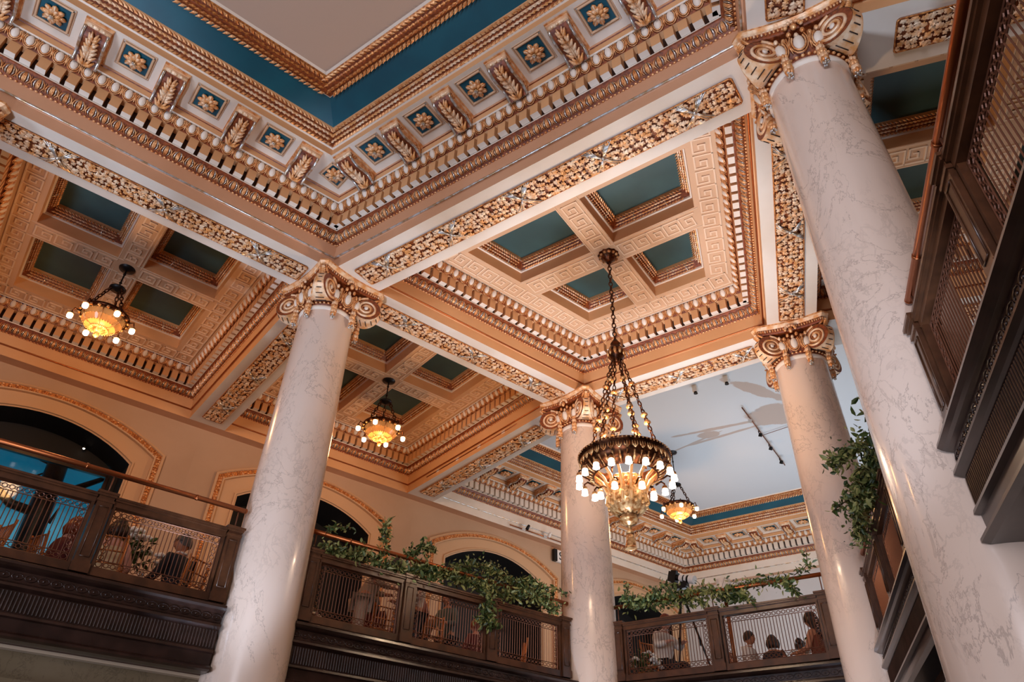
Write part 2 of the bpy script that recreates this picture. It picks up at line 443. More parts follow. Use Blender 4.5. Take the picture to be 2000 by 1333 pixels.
def foliage_panel_mesh(L, W, nrib, name, taper=0.0):
    """recessed ground with oak leaves; local x along, y across, z=0 soffit plane, ornament hangs down (-z)"""
    rnd = random.Random(int(L*100)+nrib)
    g = MB(); lf = MB(); rb = MB()
    x0, x1 = -L/2, L/2
    poly = [(x0, -W/2+taper), (x0, W/2-taper), (x0+taper, W/2), (x1-taper, W/2), (x1, W/2-taper), (x1, -W/2+taper), (x1-taper, -W/2), (x0+taper, -W/2)] if taper else [(x0, -W/2), (x0, W/2), (x1, W/2), (x1, -W/2)]
    n = len(poly)
    g.add([(x, y, 0.012) for x, y in poly], [tuple(range(n))], 0)
    # thin frame moulding
    for i in range(n):
        a, b = poly[i], poly[(i+1) % n]
        tube(g, [(a[0], a[1], -0.004), (b[0], b[1], -0.004)], 0.011, 4, 1, cap=False)
    Ms = []
    flip = np.diag([1, 1, -1, 1.0]); nx_, ny_ = int(L/0.072), max(3, int(round(W/0.074))); N = nx_*ny_
    for k in range(N):
        x = x0+(k//ny_+0.5)*L/nx_+rnd.uniform(-.018, .018); y = -W/2+(k % ny_+0.5)*W/ny_+rnd.uniform(-.016, .016)
        a = rnd.gauss(0, 1.0)+(PI if x < 0 else 0)
        s = rnd.uniform(0.75, 1.15)
        M = np.array(TR(x-0.045*math.cos(a), y-0.045*math.sin(a), -rnd.uniform(0.0, 0.014), a, rnd.gauss(0, .08), rnd.gauss(0, .08), s))@flip
        Ms.append(M)
    lf.many(OAK, Ms)
    ac = u_acorn()
    lf.many(ac, [np.array(TR(rnd.uniform(x0+.05, x1-.05), rnd.uniform(-W/2+.04, W/2-.04), -0.02, rnd.uniform(0, 6)))@flip for k in range(N//5)])
    # clip leaf verts to the frame
    lf.V = [np.clip(v, [x0+0.008, -W/2+0.008, -1], [x1-0.008, W/2-0.008, 1]) for v in lf.V]
    ru = u_ribbon(W)
    return g.mesh(name+'_ground', [m_ground, m_goldd]), lf.mesh(name+'_leaves', [m_leafgold]), ru.mesh(name+'_ribbon', [m_silver, m_leafgold])

# ------------------------------------------------------------------ ceilings, cornices, beams
TRIMN = [0]
def structure(o, label=None): o['kind'] = 'structure'; (label and tag(o, label)); return o
def trim_name(): TRIMN[0] += 1; return 'trim_%d' % TRIMN[0]
PROF_LOW = [(0, 8.6), (0, 8.778), (0.018, 8.782), (0.018, 8.792), (0.045, 8.796), (0.05, 9.00), (0.062, 9.01), (0.17, 9.15), (0.19, 9.152), (0.19, 9.172)]
LOW_M = [0, 0, 2, 0, 0, 3, 3, 3, 1]
def cornice_parts(poly, edges=None, orn_edges=None, well=False, low_m=0, detail=1.0):
    pr = PROF_LOW+[(0.175, 9.175), (0.18, 9.365), (0.275, 9.37), (0.285, 9.385), (0.36, 9.50), (0.37, 9.505)]
    mm = [low_m, low_m, 3, low_m, low_m, 3, 3, 3, 1, 2, 2, 0, 3, 3, 1]
    # materials: 0 tan,1 cream,2 dark,3 red brown glaze,4 gold, 5 rose tan
    mb = MB(); sweep_ring(mb, poly, pr[:len(mm)], mm[:len(pr)-1], edges)
    out = {}
    out['cornice'] = mb
    lm = MB(); band(lm, poly, 0.055, 9.015, 0.165, 9.145, UL, PIT*0.93, orn_edges, 0.004)
    band(lm, poly, 0.046, 8.985, 0.05, 9.015, UB, PIT, orn_edges, 0.002)
    out['leaf_moulding'] = lm
    dn = MB(); band(dn, poly, 0.175, 9.178, 0.175, 9.365, UD, PIT, orn_edges, 0.0)
    out['dentil_row'] = dn
    eg = MB(); band(eg, poly, 0.283, 9.375, 0.362, 9.512, UE, PIT*0.985, orn_edges, 0.0)
    out['egg_moulding'] = eg
    rd = MB(); r_ = inset(poly, 0.03); n = len(poly)
    for i in range(n):
        if orn_edges is not None and i not in orn_edges: continue
        tube(rd, [(*r_[i], 8.788), (*r_[(i+1) % n], 8.788)], 0.015, 8, 0, cap=False)
    out['rod_moulding'] = rd
    return out
CM = [m_tan, m_cream, m_dark, m_ground, m_brass, m_fascia, m_teal, m_goldd, m_key]
def emit_cornice(parts, root_name, M=None, meshes=None, dent=None, rodm=None):
    meshes = meshes or dict(cornice=parts['cornice'].mesh('cornice', CM), leaf_moulding=parts['leaf_moulding'].mesh('leaf_moulding', [m_gold, m_silver]),
        dentil_row=parts['dentil_row'].mesh('dentil_row', [dent or m_tan, m_cream]), egg_moulding=parts['egg_moulding'].mesh('egg_moulding', [m_cream, m_gold]), rod_moulding=parts['rod_moulding'].mesh('rod_moulding', rodm or m_brass))
    root = shared(root_name, meshes['cornice']); 
    if M is not None: root.matrix_world = M
    structure(root)
    for k in ('leaf_moulding', 'dentil_row', 'egg_moulding', 'rod_moulding'): shared(k, meshes[k], root)
    return root, meshes

COF = [(0, 9.52), (0.004, 9.725), (0.028, 9.73), (0.032, 9.76), (0.115, 9.865), (0.118, 9.885), (0.12, 9.945)]
LAC = u_laurel(0.05, 0.134)
def coffer_ceiling(poly, coffers, crosses, keylines, name, tealm):
    key = MB(); sweep_ring(key, poly, [(0.37, 9.505), (0.375, 9.52), (0.79, 9.52)], [1, 8])
    for q in crosses: fill(key, q, 9.52, 8)
    gd = MB(); te = MB()
    for q in coffers:
        sweep_ring(key, q, COF, [0, 1, 1, 3, 1, 0])
        band(gd, q, 0.034, 9.762, 0.115, 9.865, LAC, 0.05, None, 0.003, 0.06)
        fill(te, inset(q, 0.12), 9.945, 0)
        # silver bands round the laurel roll
        n = len(q); i1, i2 = inset(q, 0.034), inset(q, 0.115)
        for i in range(n):
            a1, b1 = np.array(i1[i]), np.array(i1[(i+1) % n]); a2, b2 = np.array(i2[i]), np.array(i2[(i+1) % n])
            for t in (0.28, 0.72):
                p, r = a1+(b1-a1)*t, a2+(b2-a2)*t
                tube(gd, [(*p, 9.752), (*((p+r)/2), 9.795), (*r, 9.86)], 0.011, 4, 2)
    rk = MB(); n = len(poly); rk_u = UK
    band(rk, poly, 0.445, 9.52, 0.715, 9.52, UK, 0.2805, None, 0.0, 0.16)
    ri = inset(poly, 0.445); ro = inset(poly, 0.715); rc = inset(poly, 0.58)
    for i in range(n):
        a, b = np.array(rc[i]), np.array(rc[(i+1) % n]); u = (b-a)/np.linalg.norm(b-a); v = np.array([-u[1], u[0]])
        c = np.array([*rc[i], 9.52]); rk.many(UKS, [frame(c-np.array([*v, 0])*0.135, [*u, 0], [*v, 0], [0, 0, -1])])
    for (p0, p1, w) in keylines:
        p0, p1 = np.array(p0, float), np.array(p1, float); L = np.linalg.norm(p1-p0); u = (p1-p0)/L; v = np.array([-u[1], u[0]])
        k = max(1, int(round(L/0.2805))); pp = L/k; Ms = []
        for q in range(k):
            c = p0+u*(q+0.5)*pp-v*0.135
            Ms.append(frame([*c, 9.52], [*(u*pp/0.2805), 0], [*v, 0], [0, 0, -1]))
        rk.many(UK, Ms)
        # raised edge fillets along the band
        for sgn in (-1, 1):
            e = v*sgn*0.19
            a, b = p0+e-u*0.1, p1+e+u*0.1
            tube(rk, [(*a, 9.519), (*b, 9.519)], 0.008, 4, 0, cap=False)
    return key.mesh(name+'_ceiling', CM), rk.mesh('key_pattern', [m_keyd]), gd.mesh('coffer_laurel', [m_gold, m_leafgold, m_silver]), te.mesh('coffer_panel', [tealm])

# rectangular side bay, centred on its own origin (x along the wall, y across)
BW, BH = 4.41/2, 5.13/2
rect = [(-BW, -BH), (BW, -BH), (BW, BH), (-BW, BH)]
qx, qy, g = BW-0.79, BH-0.79, 0.205
coffs = [[(x0, y0), (x1, y0), (x1, y1), (x0, y1)] for x0, x1 in ((-qx, -g), (g, qx)) for y0, y1 in ((-qy, -g), (g, qy))]
cross = [[(-g, -qy), (g, -qy), (g, qy), (-g, qy)], [(-qx, -g), (-g, -g), (-g, g), (-qx, g)], [(g, -g), (qx, -g), (qx, g), (g, g)]]
kl = [((0, g), (0, qy), 0), ((0, -qy), (0, -g), 0), ((-qx, 0), (-g, 0), 0), ((g, 0), (qx, 0), 0)]
side_parts = cornice_parts(rect)
side_cof = coffer_ceiling(rect, coffs, cross, kl, 'side_bay', m_bay_teal)
side_meshes = None
def side_bay(a, right=False):
    global side_meshes
    c = (RP if right else LP)(a, 11.035)
    rz = math.atan2(K, S) if not right else math.atan2(K, -S)
    M = Matrix.Translation(c)@Matrix.Rotation(rz, 4, 'Z')
    root, side_meshes = emit_cornice(side_parts, trim_name(), M, side_meshes)
    ce = shared('ceiling', side_cof[0]); ce.matrix_world = M; structure(ce)
    shared('key_pattern', side_cof[1], ce); shared('coffer_laurel', side_cof[2], ce); shared('coffer_panel', side_cof[3], ce)
for a in (0.385, 5.52, -4.75):
    side_bay(a); side_bay(a, True)

# wedge shaped middle bay
def sym(poly_left): return poly_left
def mir(p): return (2*XM-p[0], p[1])
def lpt(o, y): v = off_y(o, y); return (v.x, v.y)
TL, BL = lpt(7.73, 9.66), lpt(7.73, 5.47)
mid = [BL, mir(BL), mir(TL), TL]
mq = inset(mid, 0.79); yb0, yb1 = 7.33, 7.77; o_in = 7.73-0.79
def ql(y): return lpt(o_in, y)
y0, y1 = mq[0][1], mq[3][1]
cA = [ql(y0), (XM-g, y0), (XM-g, yb0), ql(yb0)]; cB = [ql(yb1), (XM-g, yb1), (XM-g, y1), ql(y1)]
def mirp(p): return [mir(q) for q in p][::-1]
mc = [cA, mirp(cA), cB, mirp(cB)]
mcr = [[(XM-g, y0), (XM+g, y0), (XM+g, y1), (XM-g, y1)], [ql(yb0), (XM-g, yb0), (XM-g, yb1), ql(yb1)], mirp([ql(yb0), (XM-g, yb0), (XM-g, yb1), ql(yb1)])]
ymid = (yb0+yb1)/2
mk = [((XM, yb1), (XM, y1), 0), ((XM, y0), (XM, yb0), 0), (ql(ymid), (XM-g, ymid), 0), ((XM+g, ymid), mir(ql(ymid)), 0)]
emit_cornice(cornice_parts(mid), trim_name())
k_, rk_, gd_, te_ = coffer_ceiling(mid, mc, mcr, mk, 'middle_bay', m_bay_teal)
ce = structure(shared('ceiling', k_)); shared('key_pattern', rk_, ce); shared('coffer_laurel', gd_, ce); shared('coffer_panel', te_, ce)

# ---- great wells with modillions
WELL = [(0.37, 9.505), (0.385, 9.52), (0.395, 9.60), (0.41, 9.605), (0.415, 9.635), (1.0, 9.64), (1.005, 9.75), (1.03, 9.76), (1.03, 9.785), (1.14, 9.96), (1.17, 9.965), (1.175, 9.985), (1.50, 10.10), (1.51, 10.10), (1.53, 10.075), (1.64, 10.07), (1.74, 10.10), (1.77, 10.12), (1.80, 10.14)]
WM = [1, 0, 3, 5, 1, 0, 1, 5, 3, 0, 0, 6, 1, 7, 3, 3, 7, 1]
LAW = u_laurel(0.065, 0.205); LAI = u_laurel(0.075, 0.21)
def modillion_mesh():
    mb = MB()       # 0 tan,1 gold,2 red brown,3 silver,4 leaf gold ; x along, y out from the wall, z up (top at 0)
    W = 0.13; n = 14
    prof = []
    for i in range(n+1):
        t = i/n; y = 0.0+0.50*t
        z = -0.20+0.115*t+0.035*math.sin(t*PI*2)
        prof.append((y, z))
    prof = [(0, 0.0)]+prof+[(0.50, 0.0)]
    V = [(-W, y, z) for y, z in prof]+[(W, y, z) for y, z in prof]; m = len(prof)
    F = [tuple(range(m)), tuple(range(2*m-1, m-1, -1))]+[(i, i+m, (i+1) % m+m, (i+1) % m) for i in range(m)]
    mb.add(V, F, [1, 1]+[2]*m)
    for sx in (-1, 1):      # silver edge fillets following the curve
        tube(mb, [(sx*W, y, z-0.004) for y, z in prof[1:-1]], 0.019, 6, 3)
        # side scrolls
        for cy, cz, r in ((0.075, -0.115, 0.062), (0.43, -0.055, 0.038)):
            pts = [(sx*(W+0.006), cy+r*(1-t/11.0)*math.cos(t), cz+r*(1-t/11.0)*math.sin(t)) for t in np.linspace(0, 9.0, 22)]
            tube(mb, pts, 0.009, 4, 1, cap=False)
    # front roll with little eggs
    tube(mb, [(-W-0.012, 0.50, -0.055), (W+0.012, 0.50, -0.055)], 0.034, 8, 4)
    for k in range(3): ellipsoid(mb, ((k-1)*0.07, 0.515, -0.075), (0.026, 0.022, 0.022), 6, 4, 4)
    box(mb, -W-0.03, W+0.03, -0.01, 0.56, -0.022, 0.0, 1); box(mb, -W-0.018, W+0.018, -0.01, 0.54, -0.036, -0.022, 4)
    # acanthus leaf on the underside
    def fz(y): t = min(max(y/0.5, 0), 1); return -0.20+0.115*t+0.035*math.sin(t*PI*2)
    for k in range(6):
        y = 0.03+0.075*k; s = 1.12-0.08*k
        for sx in (-1, 1):
            tube(mb, [(0, y-0.03, fz(y)-0.022), (sx*0.045*s, y+0.01, fz(y)-0.036), (sx*0.085*s, y+0.055, fz(y+.05)-0.020)], [0.014, 0.026, 0.010], 6, 4)
            tube(mb, [(sx*0.01, y, fz(y)-0.022), (sx*0.03*s, y+0.04, fz(y)-0.034), (sx*0.05*s, y+0.08, fz(y+.07)-0.022)], [0.012, 0.020, 0.008], 5, 4)
    tube(mb, [(0, 0.01, fz(0)-0.01), (0, 0.2, fz(.2)-0.03), (0, 0.42, fz(.42)-0.02)], [0.008, 0.014, 0.008], 5, 4)
    return mb.mesh('modillion', [m_tan, m_gold, m_ground, m_silver, m_leafgold])
MOD = modillion_mesh()
def rosette_mesh():
    mb = MB()
    for ring, (n, r, l, w, z) in enumerate(((8, 0.055, 0.052, 0.034, -0.03), (8, 0.030, 0.036, 0.022, -0.052))):
        for k in range(n):
            t = 2*PI*(k+0.5*ring)/n
            M = np.array(TR(r*math.cos(t), r*math.sin(t), z, t))
            ellipsoid(mb, (0.015, 0, 0), (l, w, 0.020), 7, 4, ring, M)
            tube(mb, [(r*0.5*math.cos(t), r*0.5*math.sin(t), z-0.018), ((r+l*1.1)*math.cos(t), (r+l*1.1)*math.sin(t), z-0.014)], [0.006, 0.009], 4, 1)
    for k in range(7):
        t = 2*PI*k/6; r = 0.014 if k < 6 else 0
        ellipsoid(mb, (r*math.cos(t), r*math.sin(t), -0.078), (0.011, 0.011, 0.012), 6, 4, 2)
    lathe(mb, [(0.0, 0.0), (0.06, 0.0), (0.06, -0.02), (0.02, -0.06), (0.0, -0.06)], 10, 0)
    mb.V = [v*[1.18, 1.18, 1.0] for v in mb.V]
    return mb.mesh('rosette', [m_gold, m_leafgold, m_silver])
ROS = rosette_mesh()
def teal_panel_mesh(pts, name):
    mb = MB(); mb.add([(x, y, -0.004) for x, y in pts], [tuple(range(len(pts)))], 0)
    n = len(pts)
    for i in range(n):
        a, b = pts[i], pts[(i+1) % n]
        tube(mb, [(*a, -0.008), (*b, -0.008)], 0.018, 4, 1, cap=False)
    big = [(x*1.16, y*1.16) for x, y in pts]
    for i in range(n):
        a, b = big[i], big[(i+1) % n]; tube(mb, [(*a, -0.003), (*b, -0.003)], 0.007, 4, 1, cap=False)
    return mb.mesh(name, [m_teal, m_key])
hs = 0.175
PANEL = teal_panel_mesh([(-hs, -hs), (hs, -hs), (hs, hs), (-hs, hs)], 'teal_panel')
ORD = ['first', 'second', 'third', 'fourth', 'fifth', 'sixth', 'seventh', 'eighth', 'ninth', 'tenth', 'eleventh', 'twelfth']
def well(poly, edges, orn, modil, rosl, fascia=5):
    parts = cornice_parts(poly, edges, orn, low_m=fascia)
    sweep_ring(parts['cornice'], poly, WELL, [fascia if m == 5 else m for m in WM], edges)
    root, _ = emit_cornice(parts, trim_name(), dent=m_cream if fascia == 1 else None, rodm=m_silver)
    gb = MB(); band(gb, poly, 1.03, 9.785, 1.14, 9.96, LAW, 0.06, orn, 0.004); gb.build('laurel_band', [m_gold, m_leafgold], root)
    ib = MB(); band(ib, poly, 1.525, 10.072, 1.735, 10.098, LAI, 0.07, orn, 0.004); ib.build('inner_leaf_band', [m_gold, m_goldd], root)
    # brackets
    n = len(poly)
    for (i, ts, grp, lab) in modil:
        p0, p1 = np.array(poly[i]), np.array(poly[(i+1) % n]); u = (p1-p0)/np.linalg.norm(p1-p0); v = np.array([-u[1], u[0]])
        for qi, pt in enumerate(ts):
            c = p0+u*pt+v*0.41
            o = bpy.data.objects.new('cornice_bracket', MOD); C.objects.link(o)
            o.matrix_world = Matrix([list(r) for r in frame([*c, 9.636], [*u, 0], [*v, 0], [0, 0, 1])])
            tag(o, lab % ORD[qi], 'bracket', grp)
    for (i, ts, grp, lab) in rosl:
        p0, p1 = np.array(poly[i]), np.array(poly[(i+1) % n]); u = (p1-p0)/np.linalg.norm(p1-p0); v = np.array([-u[1], u[0]])
        for qi, pt in enumerate(ts):
            c = p0+u*pt+v*0.735
            M = Matrix([list(r) for r in frame([*c, 9.637], [*u, 0], [*v, 0], [0, 0, 1])])
            pl_ = shared('ceiling_panel', PANEL); pl_.matrix_world = M; pl_['kind'] = 'structure'
            o = shared('ceiling_rosette', ROS); o.matrix_world = M@Matrix.Translation((0, 0, -0.004)); tag(o, lab % ORD[qi], 'rosette', grp)
    return root
WTL, WBL = lpt(7.73, 4.73), lpt(7.73, -7.5)
wpoly = [WBL, mir(WBL), mir(WTL), WTL]
def tpos(i, poly, p):
    p0, p1 = np.array(poly[i]), np.array(poly[(i+1) % len(poly)]); u = (p1-p0)/np.linalg.norm(p1-p0); return float((np.array(p)-p0)@u)
# top edge runs from C4 towards C1 ; rosettes 0.887 apart about the axis
e2 = wpoly; Ltop = abs(mir(WTL)[0]-WTL[0])
ros_top = [Ltop/2+k*0.887 for k in (-2, -1, 0, 1, 2)]; mod_top = [Ltop/2+(k+0.5)*0.887 for k in (-3, -2, -1, 0, 1, 2)]
L3 = math.hypot(WTL[0]-WBL[0], WTL[1]-WBL[1]); a_end = S*WTL[0]+K*WTL[1]
ros_l = [a_end-a for a in (1.2, 0.26, -0.67, -1.61, -2.55)]; mod_l = [a_end-a for a in (1.66, 0.73, -0.21, -1.14, -2.08)]
ros_r = [L3-t for t in ros_l]; mod_r = [L3-t for t in mod_l]
GA, GB = 'gilded brackets along the great well cornice', 'gilded rosettes on teal panels of the great well'
well(wpoly, [1, 2, 3], [1, 2, 3],
     [(2, mod_top[::-1], GA+' rising right', 'gilded acanthus bracket, %s up the row rising right from the teal corner'), (3, mod_l, GA+' on the left run', 'gilded silver edged bracket, %s up the row rising left from the teal corner'), (1, mod_r[:3], GA+' right run', 'gilded acanthus bracket, %s beyond the upper right corner of the great well')],
     [(2, ros_top[::-1], GB+', right row', 'gold rosette on square teal panel, %s in the row rising right'), (3, ros_l, GB+', left row', 'gold rosette on square teal panel, %s in the row rising left'), (1, ros_r[:3], GB+', far right', 'gold rosette on teal panel, %s beyond the upper right corner of the great well')])
# corner rosettes on kite shaped panels
def corner_panel(c, ang, sc=1.0, lab='gold rosette on the kite shaped teal panel in the corner'):
    kite = [(-0.19, 0), (0.0, -0.20), (0.24, 0), (0, 0.20)]
    me = teal_panel_mesh(kite, 'kite_panel'); M = Matrix.Translation((c[0], c[1], 9.637))@Matrix.Rotation(ang, 4, 'Z')
    p = shared('ceiling_panel', me); p.matrix_world = M; p['kind'] = 'structure'
    o = shared('ceiling_rosette', ROS); o.matrix_world = M@Matrix.Translation((0, 0, -0.004)); tag(o, lab, 'rosette')
cc = inset(wpoly, 0.735)
corner_panel(cc[3], math.atan2(WTL[1]-cc[3][1], WTL[0]-cc[3][0]))
corner_panel(cc[2], math.atan2(WTL[1]-cc[2][1], mir(WTL)[0]-cc[2][0]), lab='gold rosette on the kite panel in the upper right corner of the well')
mb = MB(); fill(mb, inset(wpoly, 1.80), 10.14, 0); structure(mb.build('ceiling', m_ceilw))

# far room
A_ = (-5.41, 10.37); P_ = LP(8.45, 13.6); Q_ = lpt(13.6, 20.86)
fpoly = [Q_, (P_.x, P_.y), A_, mir(A_), mir((P_.x, P_.y)), mir(Q_)]
Lf = abs(Q_[0]-mir(Q_)[0]); Lw = math.hypot(Q_[0]-P_.x, Q_[1]-P_.y)
fr = [0.74+0.45+k*0.93 for k in range(int(Lf/0.93)-1)]; fm = [t+0.465 for t in fr[:-1]]; fm = [0.74]+fm
wr = [1.2+k*0.93 for k in range(int(Lw/0.93)-1)]; wm = [0.8]+[t+0.465 for t in wr]
FG = 'brackets of the far room cornice'
well(fpoly, None, [5, 0, 4, 1], [(5, [Lf-t for t in fm][:9], FG+', end run', 'small gilded bracket on the far white room end cornice, %s from its left corner'), (0, wm[:11], FG+', left run', 'small gilded bracket on the far white room left cornice, %s from its far corner')],
     [(5, [Lf-t for t in fr][:9], 'rosettes of the far room cornice, end run', 'small rosette between brackets on the far room end cornice, %s from the left'), (0, wr[:10], 'rosettes of the far room cornice, left run', 'small rosette between brackets on the far room left cornice, %s from the far corner')], fascia=1)
def stained():
    m = mat('far_ceiling_paint', '#c9cdd0', 0.7); nt = m.node_tree; b = nt.nodes['Principled BSDF']; N = nt.nodes; Lk = nt.links.new
    geo = N.new('ShaderNodeNewGeometry'); nz = N.new('ShaderNodeTexNoise'); nz.inputs['Scale'].default_value = 2.2; nz.inputs['Detail'].default_value = 4
    Lk(geo.outputs['Position'], nz.inputs['Vector']); acc = None
    def blob(cx, cy, rx, ry, rot):
        nonlocal acc
        mp = N.new('ShaderNodeMapping'); mp.vector_type = 'TEXTURE'
        mp.inputs['Location'].default_value = (cx, cy, 10.14); mp.inputs['Rotation'].default_value = (0, 0, rot); mp.inputs['Scale'].default_value = (rx, ry, 1)
        Lk(geo.outputs['Position'], mp.inputs['Vector'])
        ln = N.new('ShaderNodeVectorMath'); ln.operation = 'LENGTH'; Lk(mp.outputs[0], ln.inputs[0])
        ad = N.new('ShaderNodeMath'); ad.operation = 'MULTIPLY_ADD'; Lk(nz.outputs['Fac'], ad.inputs[0]); ad.inputs[1].default_value = 1.4; Lk(ln.outputs['Value'], ad.inputs[2])
        r = N.new('ShaderNodeMapRange'); r.inputs[1].default_value = 1.62; r.inputs[2].default_value = 1.74; r.inputs[3].default_value = 1; r.inputs[4].default_value = 0
        Lk(ad.outputs[0], r.inputs[0])
        if acc is None: acc = r.outputs[0]
        else:
            x = N.new('ShaderNodeMath'); x.operation = 'MAXIMUM'; Lk(acc, x.inputs[0]); Lk(r.outputs[0], x.inputs[1]); acc = x.outputs[0]
    blob(-3.0, 14.9, 0.80, 0.48, 0.1); blob(-3.1, 13.7, 0.16, 0.9, -0.5); blob(-4.75, 15.0, 0.25, 0.16, 0.3); blob(-4.1, 14.85, 1.3, 0.07, 0.15); blob(-4.3, 15.2, 1.4, 0.05, -0.05); blob(-5.3, 15.2, 0.9, 0.035, -0.25)
    mx = N.new('ShaderNodeMix'); mx.data_type = 'RGBA'; mx.inputs['A'].default_value = srgb('#c9cdd0'); mx.inputs['B'].default_value = srgb('#a98d78')
    k = N.new('ShaderNodeMath'); k.operation = 'MULTIPLY'; k.inputs[1].default_value = 0.7; Lk(acc, k.inputs[0]); Lk(k.outputs[0], mx.inputs['Factor']); Lk(mx.outputs['Result'], b.inputs['Base Color'])
    return m
mb = MB(); fill(mb, inset(fpoly, 1.80), 10.14, 0); structure(mb.build('ceiling', stained()))

# ---- beam soffits
def soffit(pts, m, label=None):
    mb = MB(); n = len(pts); top = inset(pts, 0.02) if sum(pts[i][0]*pts[(i+1) % n][1]-pts[(i+1) % n][0]*pts[i][1] for i in range(n)) > 0 else inset(pts, -0.02)
    mb.add([(x, y, 8.6) for x, y in pts]+[(x, y, 8.66) for x, y in top], [tuple(range(n-1, -1, -1)), tuple(range(n, 2*n))]+[(i, (i+1) % n, n+(i+1) % n, n+i) for i in range(n)], 0); return structure(mb.build(trim_name(), m))
v2 = lambda p: (p.x, p.y)
Lstrip = [v2(LP(-9, 8.47)), v2(LP(-9, 7.73)), lpt(7.73, 10.37), A_, v2(LP(8.45, 8.47))]
sL = soffit(Lstrip, m_cream); sR = soffit(mirp(Lstrip), m_cream)
s14 = soffit([WTL, mir(WTL), mir(BL), BL], m_cream); s23 = soffit([TL, mir(TL), mir(lpt(7.73, 10.37)), lpt(7.73, 10.37)], m_cream)
wb = {}
for nm, a0, a1 in (('w0', -2.54, -1.82), ('w1', 2.59, 3.315), ('w2', 7.725, 8.45)):
    q = [v2(LP(a0, 13.6)), v2(LP(a0, 8.47)), v2(LP(a1, 8.47)), v2(LP(a1, 13.6))]
    wb[nm] = soffit(q, m_cream); wb[nm+'r'] = soffit(mirp(q), m_cream)
for q in ([v2(LP(-9, 13.85)), v2(LP(-9, 13.6)), v2(LP(20.2, 13.6)), v2(LP(20.2, 13.85))],): soffit(q, m_fascia); soffit(mirp(q), m_fascia)
q0, q1 = lpt(13.6, 20.86), lpt(13.6, 21.1); soffit([q0, mir(q0), mir(q1), q1], m_fascia)

FPM = {}
def foliage(L, W, nrib, center, ang, parent, key, taper=0.02, step=None):
    if key not in FPM: FPM[key] = foliage_panel_mesh(L, W, nrib, 'foliage', taper)
    g_, l_, r_ = FPM[key]
    M = Matrix.Translation((center[0], center[1], 8.6-0.001))@Matrix.Rotation(ang, 4, 'Z')
    o = shared('foliage_panel', g_, parent); o.matrix_world = M
    # ground sits just proud of the soffit
    o.location.z -= 0.014
    shared('oak_leaves', l_, o)
    st = step or L/nrib
    for k in range(nrib):
        x = (k-(nrib-1)/2)*st
        M2 = Matrix.Translation((x, 0, 0))@Matrix.Rotation(PI, 4, 'X')
        shared('crossed_ribbon', r_, o, M2)
angL = math.atan2(K, S); angR = math.atan2(K, -S)
for a in (0.385, 5.52, -4.75):
    foliage(4.0, 0.36, 3, LP(a, 8.10), angL, sL, 'long', step=1.32); foliage(4.0, 0.36, 3, RP(a, 8.10), angR, sR, 'long', step=1.32)
foliage(5.72, 0.37, 5, (XM, 5.10), 0, s14, 'c14', step=1.18)
foliage(2.72, 0.36, 3, (XM, 10.02), 0, s23, 'c23', step=1.18)
for nm, a in (('w0', -2.18), ('w1', 2.95), ('w2', 8.09)):
    for f_, an, sfx in ((LP, angL, ''), (RP, angR, 'r')):
        foliage(4.15, 0.38, 3, f_(a, 11.25), an+PI/2, wb[nm+sfx], 'wall', step=1.4)

